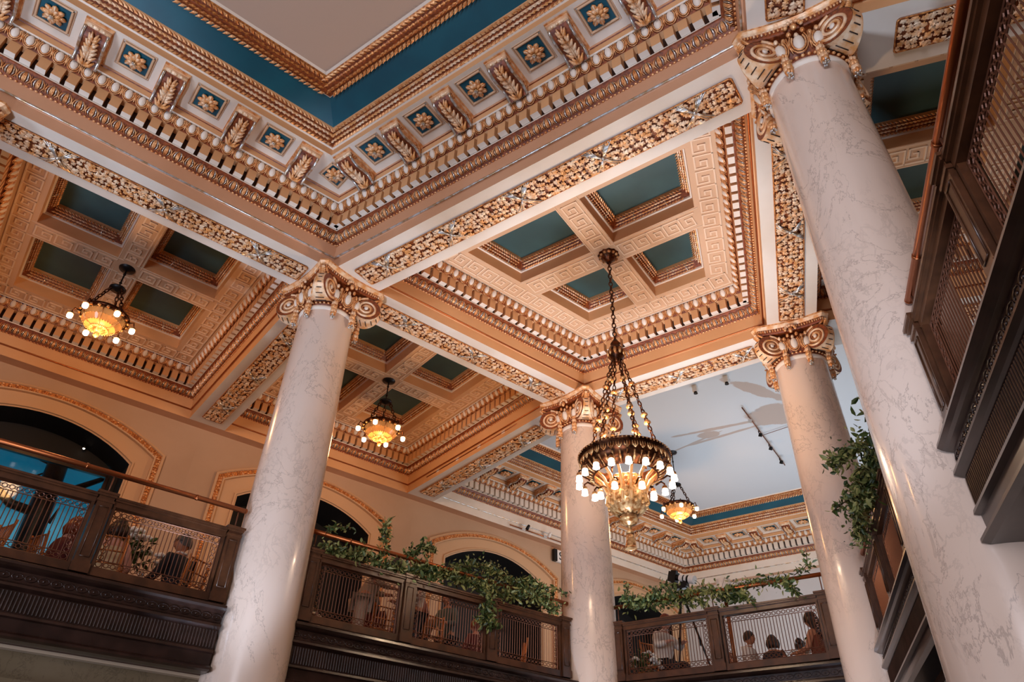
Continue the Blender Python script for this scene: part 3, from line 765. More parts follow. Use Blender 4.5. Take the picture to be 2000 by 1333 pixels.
# ------------------------------------------------------------------ columns
def capital_meshes():
    ech = MB()      # 0 gold 1 cream 2 red brown 3 leaf gold 4 dark
    lathe(ech, [(0.385, 7.965), (0.412, 7.985), (0.412, 8.02), (0.392, 8.035)], 40, 1)
    lathe(ech, [(0.39, 8.035), (0.405, 8.05), (0.405, 8.075), (0.40, 8.085), (0.425, 8.10), (0.475, 8.20), (0.485, 8.27), (0.44, 8.30), (0.40, 8.42)], 40, 2)
    for k in range(44):
        t = 2*PI*k/44; ellipsoid(ech, (0.415*math.cos(t), 0.415*math.sin(t), 8.062), (0.022, 0.022, 0.015), 6, 4, 0)
    n = 16
    Ms = []
    for k in range(n):
        t = 2*PI*k/n
        if min(abs((t-PI/4-q*PI/2+PI) % (2*PI)-PI) for q in range(4)) < 0.16: continue
        rd = np.array([math.cos(t), math.sin(t), 0]); tg = np.array([-math.sin(t), math.cos(t), 0]); v = np.array([0.30*rd[0], 0.30*rd[1], 0.95])
        Ms.append(frame(np.array([0.422*rd[0], 0.422*rd[1], 8.085]), tg*1.2, v*1.35, rd*1.3))
    eg = MB(); eg.merge(UE); eg.M = [np.where(m == 0, 1, 0) for m in eg.M]
    ech.many(eg, Ms)
    # leafy ring under the abacus
    for k in range(48):
        t = 2*PI*k/48; r = 0.485+0.02*(k % 2)
        ellipsoid(ech, (r*math.cos(t), r*math.sin(t), 8.315+0.03*(k % 2)), (0.026, 0.026, 0.036), 6, 4, 0 if k % 3 else 3)
    # abacus: concave sides, four horns at 45 deg
    ab = MB(); 
    def outline(rh, rs, hw):
        pts = []
        for q in range(4):
            h = PI/4+q*PI/2
            a = np.array([math.cos(h), math.sin(h)]); t_ = np.array([-a[1], a[0]])
            p0 = a*rh+t_*hw; nx = np.array([math.cos(h+PI/2), math.sin(h+PI/2)]); nt = np.array([-nx[1], nx[0]]); p1 = nx*rh-nt*hw
            m = np.array([math.cos(h+PI/4), math.sin(h+PI/4)])*rs
            pts.append(tuple(a*rh-t_*hw))
            for s_ in np.linspace(0, 1, 9)[:-1]:
                w = 4*s_*(1-s_); lin = p0+(p1-p0)*s_; mid = (p0+p1)/2
                pts.append(tuple(lin+(m-mid)*w))
        return pts
    lv = [(outline(0.70, 0.47, 0.04), 8.44, 2), (outline(0.71, 0.48, 0.045), 8.46, 2), (outline(0.72, 0.49, 0.05), 8.525, 2), (outline(0.75, 0.51, 0.055), 8.54, 3), (outline(0.77, 0.53, 0.06), 8.57, 3), (outline(0.77, 0.53, 0.06), 8.60, 0)]
    N = len(lv[0][0])
    V = [(x, y, z) for o, z, m in lv for x, y in o]; F = []; MM = []
    for j in range(len(lv)-1):
        for i in range(N): F.append((j*N+i, j*N+(i+1) % N, (j+1)*N+(i+1) % N, (j+1)*N+i)); MM.append(lv[j+1][2])
    F.append(tuple(range(N-1, -1, -1))); MM.append(2)
    ab.add(V, F, np.array(MM))
    o = lv[2][0]
    for i in range(N):      # little leaves along the abacus edge
        a, b = np.array(o[i]), np.array(o[(i+1) % N]); L = np.linalg.norm(b-a); k = max(1, int(L/0.030))
        for q in range(k):
            p = a+(b-a)*(q+.5)/k; p = p*1.005
            ellipsoid(ab, (p[0], p[1], 8.495), (0.014, 0.014, 0.026), 5, 3, 3 if q % 2 else 0)
    for q in range(4):      # fleuron on each side
        h = q*PI/2; c = (0.52*math.cos(h), 0.52*math.sin(h))
        for k in range(7):
            t = PI*k/6; u = 0.075*math.cos(t); w = 8.44+0.07*math.sin(t)
            ellipsoid(ab, (c[0]-math.sin(h)*u, c[1]+math.cos(h)*u, w), (0.024, 0.024, 0.024), 6, 4, 3)
        ellipsoid(ab, (c[0], c[1], 8.42), (0.034, 0.034, 0.05), 7, 5, 0)
    # volute unit: radial along +x
    vo = MB(); R0 = 0.198; cx, cz = 0.575, 8.225
    def hw(x): return 0.055+max(0, (cx+R0-x))*0.33
    def rim(t, r=R0): return cx+r*math.cos(t), cz+r*math.sin(t)
    n = 30; ts = [2*PI*k/n for k in range(n)]
    for k in range(n):
        t0, t1 = ts[k], ts[(k+1) % n]
        (xa, za), (xb, zb) = rim(t0), rim(t1)
        vo.add([(xa, -hw(xa), za), (xb, -hw(xb), zb), (xb, hw(xb), zb), (xa, hw(xa), za)], [(0, 1, 2, 3)], 3, True)
        if k % 2 == 0:      # dark flutes across the rim
            xm, zm = rim((t0+t1)/2, R0+0.002); w = hw(xm)*0.5
            tube(vo, [(xm, -w, zm), (xm, w, zm)], 0.0065, 5, 4)
    for sy in (-1, 1):
        vo.add([(rim(t, R0-0.004)[0], sy*hw(rim(t)[0]), rim(t, R0-0.004)[1]) for t in ts], [tuple(range(n)) if sy < 0 else tuple(range(n-1, -1, -1))], 2)
        def spiral(r0, r1, turns, rad, m, ph=PI/2):
            pts = []
            for k in range(46):
                f = k/45; t = ph-sy*0+turns*2*PI*f; r = r0+(r1-r0)*f**0.85
                x, z = cx+r*math.cos(t), cz+r*math.sin(t); pts.append((x, sy*(hw(x)+0.004), z))
            tube(vo, pts, rad, 5, m, cap=False)
        spiral(R0-0.012, 0.035, 2.2, 0.019, 3); spiral(R0-0.052, 0.03, 1.7, 0.005, 0)
        ellipsoid(vo, (cx, sy*(hw(cx)+0.008), cz), (0.034, 0.02, 0.034), 8, 5, 1)
        # arm sweeping from the echinus to the volute
        tube(vo, [(0.36, sy*0.20, 8.33), (0.47, sy*0.15, 8.375), (cx, sy*hw(cx), cz+R0)], [0.028, 0.026, 0.016], 6, 0)
    # strap up to the horn
    for sy in (-1, 1): tube(vo, [(0.50, sy*0.09, 8.39), (0.64, sy*0.06, 8.40), (0.745, sy*0.045, 8.45)], 0.018, 5, 0)
    for k in range(5):
        ellipsoid(vo, (0.70+0.012*k, 0, 8.36+0.025*k), (0.03, 0.05-0.004*k, 0.022), 7, 4, 3)
    # drop of husks ending in a berry cluster
    dr = MB()
    for k, (z, r) in enumerate(((8.12, 0.030), (8.055, 0.040), (7.985, 0.046), (7.915, 0.048), (7.865, 0.040))):
        for q in range(5):
            t = 2*PI*q/5+k; ellipsoid(dr, (0.455+0.022*math.cos(t), 0.022*math.sin(t), z), (r*0.62, r*0.62, r*0.95), 6, 4, (0, 3)[k % 2])
    for q in range(14):
        t = 2.4*q; z = 7.83+0.02*math.cos(q); r = 0.030*math.sqrt((q % 5)/5+.2)
        ellipsoid(dr, (0.455+r*math.cos(t), r*math.sin(t), z-0.008*(q % 3)), (0.014, 0.014, 0.014), 5, 4, 5)
    ms = [m_gold, m_cream, m_ground, m_leafgold, m_dark, m_silver]
    return ech.mesh('echinus', ms), ab.mesh('abacus', ms), vo.mesh('volute', ms), dr.mesh('drop', ms)
CAPM = capital_meshes()
sh = MB()
prof = []
for k in range(25):
    z = 7.97*k/24; f = k/24; r = 0.452-0.067*(f**1.7) ; prof.append((r, z))
lathe(sh, prof, 72, 0); SHAFT = sh.mesh('shaft', m_marble)
def column(x, y, horn, label):
    root = empty('marble_column', (x, y, 0)); tag(root, label, 'column')
    shaft = shared('shaft', SHAFT, root, Matrix.Rotation(horn+x, 4, 'Z')@Matrix.Translation((0, 0, 0)))
    cp = shared('capital', CAPM[0], root, Matrix.Rotation(horn-PI/4, 4, 'Z'))
    shared('abacus', CAPM[1], cp)
    for q in range(4): shared('volute', CAPM[2], cp, Matrix.Rotation(PI/4+q*PI/2, 4, 'Z'))
    for q in range(4):
        for s_ in (-1, 1): shared('husk_drop', CAPM[3], cp, Matrix.Rotation(PI/4+q*PI/2+s_*0.42, 4, 'Z'))
    return root
HL, HR = R(-53.1), R(-126.9)
COLS = {'C1': (-7.06, 5.12), 'C2': (-5.53, 10.03), 'C3': (-1.55, 10.03), 'C4': (-0.02, 5.11), 'C0': (-8.45, 0.19)}
column(*COLS['C1'], HL, 'tall veined marble column with gilded capital between the two left balconies')
column(*COLS['C2'], HL, 'distant marble column behind the large hanging chandelier')
column(*COLS['C3'], HR, 'warm lit marble column behind the nearest one, before the white far room')
column(*COLS['C4'], HR, 'nearest and largest veined marble column at right')
column(*COLS['C0'], HL, 'marble column just past the left edge, only a gilded capital tip showing')

# ------------------------------------------------------------------ chandeliers
def chain_pts(p0, p1, n): return [Vector(p0).lerp(Vector(p1), (k+.5)/n) for k in range(n)]
def chain(mb, p0, p1, link=0.07, r=0.022, w=0.006, mat_=0):
    p0, p1 = Vector(p0), Vector(p1); L = (p1-p0).length; n = max(1, int(L/(link*0.78))); d = (p1-p0).normalized()
    a = d.orthogonal().normalized(); b = d.cross(a)
    for k in range(n):
        c = p0+d*(L*(k+.5)/n); s_ = a if k % 2 else b
        pts = [c+d*(link/2*math.cos(t))+s_*(r*math.sin(t)) for t in np.linspace(0, 2*PI, 9)[:-1]]
        tube(mb, pts, w, 4, mat_, closed=True)
def big_chandelier(x, y, zc):
    root = empty('chandelier', (x, y, zc)); tag(root, 'large bronze chandelier ringed with glowing bulbs on three long chains over the middle bay', 'chandelier')
    Z = lambda z: z-zc
    mb = MB(); lathe(mb, [(0, 0.02), (0.17, 0.02), (0.165, -0.02), (0.12, -0.05), (0.09, -0.09), (0.06, -0.13), (0.035, -0.17), (0, -0.17)], 24, 0, mod=lambda t, j: 1+0.05*math.cos(12*t) if 0 < j < 5 else 1)
    for k in range(12):
        t = 2*PI*k/12; ellipsoid(mb, (0.135*math.cos(t), 0.135*math.sin(t), -0.04), (0.03, 0.03, 0.02), 6, 4, 1)
    mb.build('canopy', [m_chand, m_chgold], root)
    mb = MB(); chain(mb, (0, 0, -0.17), (0, 0, Z(7.80)), 0.10, 0.028, 0.010); mb.build('main_chain', [m_chand], root)
    mb = MB(); lathe(mb, [(0, Z(7.84)), (0.03, Z(7.82)), (0.05, Z(7.78)), (0.075, Z(7.74)), (0.045, Z(7.70)), (0.10, Z(7.66)), (0.125, Z(7.58)), (0.11, Z(7.50)), (0.06, Z(7.45)), (0.07, Z(7.42)), (0.03, Z(7.38)), (0, Z(7.37))], 20, 0)
    for k in range(10):
        t = 2*PI*k/10; ellipsoid(mb, (0.115*math.cos(t), 0.115*math.sin(t), Z(7.57)), (0.025, 0.025, 0.06), 6, 4, 1)
    mb.build('chain_hub', [m_chand, m_chgold], root)
    RZ = 5.82; RR = 0.56
    for q in range(6):
        t = 2*PI*(q+0.3)/6; mb = MB(); c_, s_ = math.cos(t), math.sin(t)
        a = Vector((0.07*c_, 0.07*s_, Z(7.45))); b = Vector((0.46*c_, 0.46*s_, Z(RZ+0.10)))
        chain(mb, a, b, 0.085, 0.022, 0.009)
        for f in (0.28, 0.62, 0.70, 0.90):
            p = a.lerp(b, f); M = np.array(Matrix.Translation(p)@(b-a).to_track_quat('Z', 'Y').to_matrix().to_4x4())
            lathe(mb, [(0, -0.045), (0.022, -0.04), (0.045, -0.01), (0.048, 0.01), (0.022, 0.03), (0, 0.035)], 10, 1, M)
        mb.build('chain', [m_chand, m_chgold], root)
    mb = MB()       # the deep ring
    lathe(mb, [(RR-0.04, Z(RZ+0.09)), (RR+0.01, Z(RZ+0.10)), (RR+0.035, Z(RZ+0.085)), (RR+0.035, Z(RZ+0.06)), (RR, Z(RZ+0.045)), (RR-0.005, Z(RZ-0.05)), (RR-0.06, Z(RZ-0.14)), (RR-0.16, Z(RZ-0.20)), (RR-0.17, Z(RZ-0.18)), (RR-0.08, Z(RZ-0.11)), (RR-0.04, Z(RZ-0.03)), (RR-0.04, Z(RZ+0.09))], 60, 0)
    for k in range(72):
        t = 2*PI*k/72; ellipsoid(mb, ((RR+0.038)*math.cos(t), (RR+0.038)*math.sin(t), Z(RZ+0.072)), (0.013, 0.013, 0.013), 5, 3, 1)
    for k in range(36):
        t = 2*PI*k/36; c_, s_ = math.cos(t), math.sin(t)
        for sg in (-1, 0, 1):
            t2 = t+sg*0.055; tube(mb, [((RR+0.006)*math.cos(t), (RR+0.006)*math.sin(t), Z(RZ-0.06)), ((RR+0.016)*math.cos(t2), (RR+0.016)*math.sin(t2), Z(RZ-0.02)), ((RR+0.008)*math.cos(t2*1), (RR+0.008)*math.sin(t2), Z(RZ+0.03))], [0.006, 0.012, 0.005], 5, 1)
        tube(mb, [((RR-0.02)*c_, (RR-0.02)*s_, Z(RZ-0.075)), ((RR-0.075)*c_, (RR-0.075)*s_, Z(RZ-0.15)), ((RR-0.14)*c_, (RR-0.14)*s_, Z(RZ-0.19))], [0.012, 0.018, 0.008], 5, 1)
    mb.build('ring', [m_chand, m_chgold], root)
    mb = MB()       # ribbed body, basket and finial
    lathe(mb, [(0.16, Z(5.62)), (0.20, Z(5.60)), (0.21, Z(5.45)), (0.255, Z(5.36)), (0.24, Z(5.22)), (0.17, Z(5.13)), (0.11, Z(5.10)), (0.0, Z(5.10))], 28, 0, mod=lambda t, j: 1+0.05*math.cos(14*t))
    for k in range(14):
        t = 2*PI*k/14; c_, s_ = math.cos(t), math.sin(t)
        pts = [((RR-0.15)*c_, (RR-0.15)*s_, Z(5.66)), (0.30*c_, 0.30*s_, Z(5.56)), (0.235*c_, 0.235*s_, Z(5.40)), (0.255*c_, 0.255*s_, Z(5.26)), (0.15*c_, 0.15*s_, Z(5.13))]
        tube(mb, pts, [0.018, 0.022, 0.020, 0.022, 0.014], 6, 1)
        for f in range(6): 
            z = 5.52-0.06*f; r = 0.235 if f < 5 else 0.24; ellipsoid(mb, (r*math.cos(t+.22), r*math.sin(t+.22), Z(z)), (0.024, 0.024, 0.024), 6, 4, 1)
    mb.build('basket', [m_chgold, m_glasslit], root)
    mb = MB(); lathe(mb, [(0, Z(5.10)), (0.10, Z(5.10)), (0.115, Z(5.085)), (0.10, Z(5.07)), (0.12, Z(5.06)), (0.125, Z(5.045)), (0.09, Z(5.00)), (0.04, Z(4.975)), (0.022, Z(4.96)), (0.028, Z(4.94)), (0.022, Z(4.92)), (0.045, Z(4.90)), (0.05, Z(4.88)), (0.03, Z(4.87))], 20, 0)
    lathe(mb, [(0.028, Z(4.87)), (0.045, Z(4.85)), (0.048, Z(4.80)), (0.065, Z(4.72)), (0.07, Z(4.69)), (0.0, Z(4.69))], 18, 1, mod=lambda t, j: 1+0.08*math.cos(16*t)); mb.build('finial', [m_chgold, m_chgold], root)
    # lamp arms
    def arm(t, r, z, drop=0.05):
        c_, s_ = math.cos(t), math.sin(t); mb = MB(); 
        tube(mb, [((r-0.14)*c_, (r-0.14)*s_, Z(z+0.02)), ((r-0.05)*c_, (r-0.05)*s_, Z(z+0.09)), (r*c_, r*s_, Z(z+0.07)), (r*c_, r*s_, Z(z+0.03))], 0.012, 6, 0)
        M = np.array(Matrix.Translation((r*c_, r*s_, Z(z))))
        lathe(mb, [(0.0, 0.05), (0.028, 0.04), (0.036, 0.02), (0.034, 0.0)], 10, 1, M)
        o = mb.build('lamp_arm', [m_chand, m_chgold], root)
        b = MB(); lathe(b, [(0.030, 0.0), (0.040, -0.02), (0.040, -0.05), (0.046, -0.075), (0.030, -0.085), (0.0, -0.09)], 12, 0, M, mod=lambda t, j: 1+0.05*math.cos(6*t)); b.build('bulb', [m_bulb], o)
    for k in range(18): arm(2*PI*k/18, 0.60, 5.60)
    for k in range(6): arm(2*PI*(k+.5)/6, 0.33, 5.42)
    light('POINT', 'chandelier_glow', (0, 0, Z(5.78)), 320, (1.0, 0.70, 0.44), size=0.25, parent=root)
    return root
BC = big_chandelier(XM, 7.55, 9.52)
def small_chandelier(p, zc, zb, label, energy, drop=1.0):
    """zb: z of the ring"""
    root = empty('chandelier', (p[0], p[1], zc)); tag(root, label, 'chandelier')
    Z = lambda z: z-zc
    mb = MB(); lathe(mb, [(0, 0.0), (0.13, 0.0), (0.125, -0.02), (0.05, -0.04), (0.0, -0.05)], 20, 0); mb.build('canopy', [m_black], root)
    zh = zb+0.62
    mb = MB(); tube(mb, [(0, 0, -0.04), (0, 0, Z(zh))], 0.013, 8, 0); 
    for f in (0.3, 0.75): lathe(mb, [(0.012, 0.03), (0.026, 0), (0.012, -0.03)], 8, 0, np.array(Matrix.Translation((0, 0, Z(zh)*f))))
    mb.build('rod', [m_black], root)
    mb = MB(); lathe(mb, [(0, Z(zh)), (0.05, Z(zh)), (0.13, Z(zh-0.02)), (0.13, Z(zh-0.04)), (0.06, Z(zh-0.06)), (0, Z(zh-0.09))], 18, 0); mb.build('hub', [m_black], root)
    for q in range(3):
        t = 2*PI*(q+.15)/3; mb = MB(); chain(mb, (0.09*math.cos(t), 0.09*math.sin(t), Z(zh-0.04)), (0.31*math.cos(t), 0.31*math.sin(t), Z(zb+0.03)), 0.09, 0.026, 0.011); mb.build('chain', [m_chand], root)
    mb = MB(); lathe(mb, [(0.31, Z(zb+0.05)), (0.37, Z(zb+0.04)), (0.375, Z(zb)), (0.35, Z(zb-0.02)), (0.31, Z(zb-0.02)), (0.31, Z(zb+0.05))], 40, 0)
    for k in range(18):
        t = 2*PI*k/18; ellipsoid(mb, (0.36*math.cos(t), 0.36*math.sin(t), Z(zb-0.02)), (0.03, 0.03, 0.025), 6, 4, 1)
    mb.build('ring', [m_chand, m_chgold], root)
    # crystal bowl: faceted strings lit from inside, gold ribs
    mb = MB(); pr = [(0.31, Z(zb-0.02)), (0.285, Z(zb-0.11)), (0.22, Z(zb-0.19)), (0.13, Z(zb-0.24)), (0.06, Z(zb-0.26)), (0.0, Z(zb-0.265))]
    lathe(mb, pr, 36, 0, smooth=False)
    for k in range(36):
        t = 2*PI*k/36
        for r, z in pr[:-2]: ellipsoid(mb, ((r+0.006)*math.cos(t), (r+0.006)*math.sin(t), z-0.01), (0.011, 0.011, 0.016), 5, 3, 0, smooth=False)
    mb.build('crystal_bowl', [m_glasslit], root)
    mb = MB()
    for k in range(6):
        t = 2*PI*(k+.5)/6; tube(mb, [((r+0.012)*math.cos(t), (r+0.012)*math.sin(t), z) for r, z in pr[:-1]], 0.011, 5, 0)
    lathe(mb, [(0.0, Z(zb-0.25)), (0.10, Z(zb-0.25)), (0.09, Z(zb-0.28)), (0.05, Z(zb-0.31)), (0.03, Z(zb-0.33)), (0.045, Z(zb-0.36)), (0.02, Z(zb-0.40)), (0, Z(zb-0.41))], 18, 0, mod=lambda t, j: 1+0.08*math.cos(9*t))
    mb.build('finial', [m_chgold], root)
    for k in range(6):
        t = 2*PI*k/6; c_, s_ = math.cos(t), math.sin(t); a_ = MB()
        tube(a_, [(0.35*c_, 0.35*s_, Z(zb)), (0.43*c_, 0.43*s_, Z(zb+0.03)), (0.45*c_, 0.45*s_, Z(zb-0.06))], 0.012, 6, 0)
        lathe(a_, [(0, Z(zb-0.05)), (0.03, Z(zb-0.06)), (0.05, Z(zb-0.10))], 10, 1, c=(0.45*c_, 0.45*s_)); o = a_.build('lamp_arm', [m_chand, m_chgold], root)
        b = MB(); lathe(b, [(0.038, Z(zb-0.10)), (0.046, Z(zb-0.13)), (0.040, Z(zb-0.165)), (0.02, Z(zb-0.18)), (0, Z(zb-0.183))], 12, 0, c=(0.45*c_, 0.45*s_)); b.build('bulb', [m_bulb], o)
    light('POINT', 'chandelier_glow', (0, 0, Z(zb-0.50)), energy, (1.0, 0.50, 0.18), size=0.2, parent=root)
    return root
small_chandelier(LP(0.385, 11.035), 9.52, 8.48, 'small six lamp chandelier under the orange lit coffers at far left', 92)
small_chandelier(LP(5.52, 11.035), 9.52, 8.42, 'small six lamp chandelier in the coffered bay behind the left column', 92)
small_chandelier((-5.893, 15.369), 10.14, 8.66, 'small six lamp chandelier hanging on a long rod in the white far room', 110)

# ------------------------------------------------------------------ balconies
# local frame of a span: x along, y away from the hall, z = world height
def spanM(side, a):
    if side == 'L': return Matrix.Translation(LP(a, 8.1))@Matrix.Rotation(math.atan2(K, S), 4, 'Z')
    if side == 'R': return Matrix.Translation(RP(a, 8.20))@Matrix.Rotation(math.atan2(-K, S), 4, 'Z')
    return Matrix.Translation((a, 10.13, 0))
ZT, ZF = 4.64, 3.72
FAS = [(0.05, 3.80), (-0.02, 3.80), (-0.13, 3.775), (-0.16, 3.76), (-0.165, 3.735), (-0.14, 3.715), (-0.12, 3.705), (-0.085, 3.695), (-0.08, 3.60), (-0.10, 3.59), (-0.125, 3.575), (-0.13, 3.55), (-0.10, 3.535), (-0.075, 3.525), (-0.07, 3.335), (-0.10, 3.325), (-0.105, 3.30), (-0.07, 3.29), (-0.065, 3.185), (-0.10, 3.175), (-0.12, 3.155), (-0.12, 3.135), (-0.08, 3.12), (0.10, 3.12), (0.10, 3.12)]
def fascia_mesh(L):
    mb = MB(); n = len(FAS); V = []; F = []
    for x in (-L/2, L/2): V += [(x, y, z) for y, z in FAS]
    for i in range(n-1): F.append((i, i+1, n+i+1, n+i))
    F.append(tuple(range(n))); F.append(tuple(range(2*n-1, n-1, -1)))
    mb.add(V, F, 0)
    k = int(L/0.033)
    for q in range(k):       # reeding
        x = -L/2+(q+.5)*L/k
        tube(mb, [(x, -0.074, 3.345), (x, -0.074, 3.515)], 0.011, 5, 0, cap=False)
    k = int(L/0.11)
    for q in range(k):       # carved guilloche band
        x = -L/2+(q+.5)*L/k
        pts = [(x+0.05*math.cos(t), -0.086, 3.648+0.028*math.sin(t)) for t in np.linspace(0, 2*PI, 9)[:-1]]
        tube(mb, pts, 0.006, 4, 0, closed=True); ellipsoid(mb, (x, -0.086, 3.648), (0.012, 0.008, 0.012), 6, 4, 0)
    return mb
def fascia(side, a0, a1, label=None):
    a, L = (a0+a1)/2, abs(a1-a0)
    o = fascia_mesh(L).build(trim_name(), [m_wood, m_bronze]); o.matrix_world = spanM(side, a); structure(o)
def newel_mesh(w=0.15):
    mb = MB(); h = w/2
    box(mb, -h, h, -0.075, 0.075, 3.805, ZT-0.05, 0)
    box(mb, -h-0.012, h+0.012, -0.087, 0.087, 3.805, 3.90, 0)
    box(mb, -h-0.010, h+0.010, -0.085, 0.085, ZT-0.11, ZT-0.085, 0)
    box(mb, -h-0.018, h+0.018, -0.093, 0.093, ZT-0.05, ZT-0.025, 0); box(mb, -h-0.030, h+0.030, -0.105, 0.105, ZT-0.025, ZT, 0)
    # inset panel mouldings on the hall side
    for x0, x1, z0, z1 in ((-h+0.03, -h+0.03, 3.96, 4.48), (h-0.03, h-0.03, 3.96, 4.48), (-h+0.03, h-0.03, 4.48, 4.48), (-h+0.03, h-0.03, 3.96, 3.96)):
        tube(mb, [(x0, -0.078, z0), (x1, -0.078, z1)], 0.006, 4, 0)
    return mb.mesh('newel_post', m_wood2)
NEW = newel_mesh()
def panel_meshes(w):
    fr = MB(); h = w/2
    box(fr, -h, h, -0.055, 0.055, 3.805, 3.885, 0); box(fr, -h, -h+0.028, -0.045, 0.045, 3.885, 4.52, 0); box(fr, h-0.028, h, -0.045, 0.045, 3.885, 4.52, 0)
    cp = MB()
    box(cp, -h, h, -0.050, 0.050, 4.515, 4.57, 0); box(cp, -h, h, -0.072, 0.072, 4.57, 4.59, 0); box(cp, -h, h, -0.085, 0.085, 4.59, 4.612, 0)
    g = MB(); X0, X1, Z0, Z1 = -h+0.034, h-0.034, 3.900, 4.503; r = 0.0055; b = 0.075
    def ln(p, q, rr=r): tube(g, [(p[0], 0, p[1]), (q[0], 0, q[1])], rr, 4, 0, smooth=False)
    for i in (0, b):
        x0, x1, z0, z1 = X0+i, X1-i, Z0+i, Z1-i
        ext = b if i else 0
        ln((x0-ext, z0), (x1+ext, z0)); ln((x0-ext, z1), (x1+ext, z1)); ln((x0, z0-ext), (x0, z1+ext)); ln((x1, z0-ext), (x1, z1+ext))
    def ring(cx, cz, s=0.021):
        pts = [(cx+s*math.cos(t+PI/8)*1.1, 0, cz+s*math.sin(t+PI/8)*1.1) for t in np.linspace(0, 2*PI, 9)[:-1]]
        tube(g, pts, 0.005, 4, 0, closed=True, smooth=False)
    def run(p0, p1):
        L = math.hypot(p1[0]-p0[0], p1[1]-p0[1]); k = max(1, int(round(L/0.066))); ux, uz = (p1[0]-p0[0])/L, (p1[1]-p0[1])/L
        for q in range(k):
            c = ((q+.5)*L/k); cx, cz = p0[0]+ux*c, p0[1]+uz*c; ring(cx, cz)
            e = L/k/2
            for s_ in (-1, 1):
                for o_ in (-0.010, 0.010): ln((cx+ux*0.020*s_-uz*o_, cz+uz*0.020*s_+ux*o_), (cx+ux*e*s_-uz*o_, cz+uz*e*s_+ux*o_), 0.004)
    m = b/2
    run((X0+b, Z0+m), (X1-b, Z0+m)); run((X0+b, Z1-m), (X1-b, Z1-m)); run((X0+m, Z0+b), (X0+m, Z1-b)); run((X1-m, Z0+b), (X1-m, Z1-b))
    for cx in (X0+m, X1-m):
        for cz in (Z0+m, Z1-m): ring(cx, cz, 0.026)
    k = int(round((X1-X0-2*b)/0.043))
    for q in range(1, k):
        x = X0+b+(X1-X0-2*b)*q/k; ln((x, Z0+b), (x, Z1-b), 0.005)
    return fr.mesh('panel_frame', m_wood2), cp.mesh('cap_rail', m_wood2), g.mesh('grille', m_bronze)
PAN = {}
def balustrade(side, news, labels, nlabels, skip_last=False):
    for i, a in enumerate(news):
        o = shared('newel_post', NEW); o.matrix_world = spanM(side, a); tag(o, nlabels[i], 'newel post', 'square wooden posts of the balcony railings')
    for i in range(len(news)-1):
        w = round(abs(news[i+1]-news[i])-0.178, 3)
        if w not in PAN: PAN[w] = panel_meshes(w)
        f, c, g_ = PAN[w]
        o = shared('balustrade_panel', f); o.matrix_world = spanM(side, (news[i]+news[i+1])/2); tag(o, labels[i], 'balustrade panel', 'openwork panels of the balcony railings')
        shared('cap_rail', c, o); shared('grille', g_, o)
def handrail(side, a0, a1, posts, label):
    M = spanM(side, (a0+a1)/2); L = abs(a1-a0); root = empty('brass_handrail', M=M); tag(root, label, 'handrail')
    mb = MB(); pts = [(-L/2, 0, 4.875), (L/2, 0, 4.875)]; tube(mb, pts, 0.029, 12, 0)
    for x in (-L/2, L/2): ellipsoid(mb, (x, 0, 4.875), (0.02, 0.031, 0.031), 10, 6, 0)
    k = int(L/0.9)
    for q in range(k): x = -L/2+(q+.5)*L/k; tube(mb, [(x-0.012, 0, 4.875), (x+0.012, 0, 4.875)], 0.033, 12, 0)
    mb.build('rail', m_brass, root)
    sgn = -1 if side == 'R' else 1
    for p in posts:
        x = (p-(a0+a1)/2)*sgn; mb = MB(); tube(mb, [(x, 0, ZT-0.01), (x, 0, 4.86)], 0.008, 6, 0); tube(mb, [(x, 0, ZT-0.005), (x, 0, ZT+0.01)], 0.025, 8, 0); mb.build('rail_support', m_bronze, root)
nl = [3.40, 4.78, 6.15, 7.53]; n0 = [-3.11, -1.735, -0.36, 1.02, 2.40]; n0L = n0[2:]; n0R = n0[1:]; nc = [-5.06, XM, -2.03]
balustrade('L', n0L, ['dark railing panel with the blue window glowing through it', 'railing panel left of the left column with a suited man seated behind'],
           ['railing post at the left picture edge', 'dark railing post between the blue and the amber lit panels', 'railing post touching the left side of the left column'])
balustrade('L', nl, ['railing panel just right of the left column, leaning figure behind', 'middle railing panel of the left center balcony with vine falling over it', 'railing panel beside the distant column with a gold chair behind'],
           ['railing post touching the right side of the left column', 'left middle post of the center balcony railing', 'right middle post of the center balcony railing beneath the trailing vine', 'railing post against the left side of the distant column'])
balustrade('C', nc, ['end balcony railing panel with tripod and white shirted man behind', 'end balcony railing panel with brass lamp pole and dark haired guests behind'],
           ['end balcony post against the right side of the distant column', 'end balcony post between its two panels', 'end balcony post against the far right column'])
balustrade('R', n0R, ['right railing panel high above the camera', 'right railing panel with slats glowing amber, nearest the top right corner', 'right railing panel beside the nearest column, slats lit bronze'],
           ['railing post overhead near the top right corner', 'dark railing post between the two overhead right panels', 'dark railing post in the middle of the right balcony', 'railing post ending against the nearest column'])
balustrade('R', nl, ['right rear railing panel directly behind the nearest column', 'right rear railing panel below the hanging greenery', 'right rear railing panel touching the warm lit column'],
           ['right rear railing post hidden behind the nearest column', 'right rear post beside the greenery', 'right rear post below the greenery', 'right rear railing post ending at the warm lit column'])
handrail('L', -1.0, 2.48, n0L, 'brass handrail crossing in front of the blue window at left')
handrail('L', 3.32, 7.62, [3.40, 4.78, 6.15, 7.53], 'brass handrail wrapped with greenery between the left and distant columns')
handrail('C', -5.12, -1.97, [-5.06, XM, -2.03], 'brass handrail wrapped with greenery on the end balcony')
handrail('R', -2.2, 2.48, n0R, 'thick brass handrail running up the right side toward the top edge')
handrail('R', 3.32, 7.62, [3.40, 4.78, 6.15, 7.53], 'brass handrail behind the nearest column hidden in greenery')
for side in 'LR':
    fascia(side, -6.5, 2.50); fascia(side, 3.30, 7.68)
fascia('C', -5.16, -1.93)
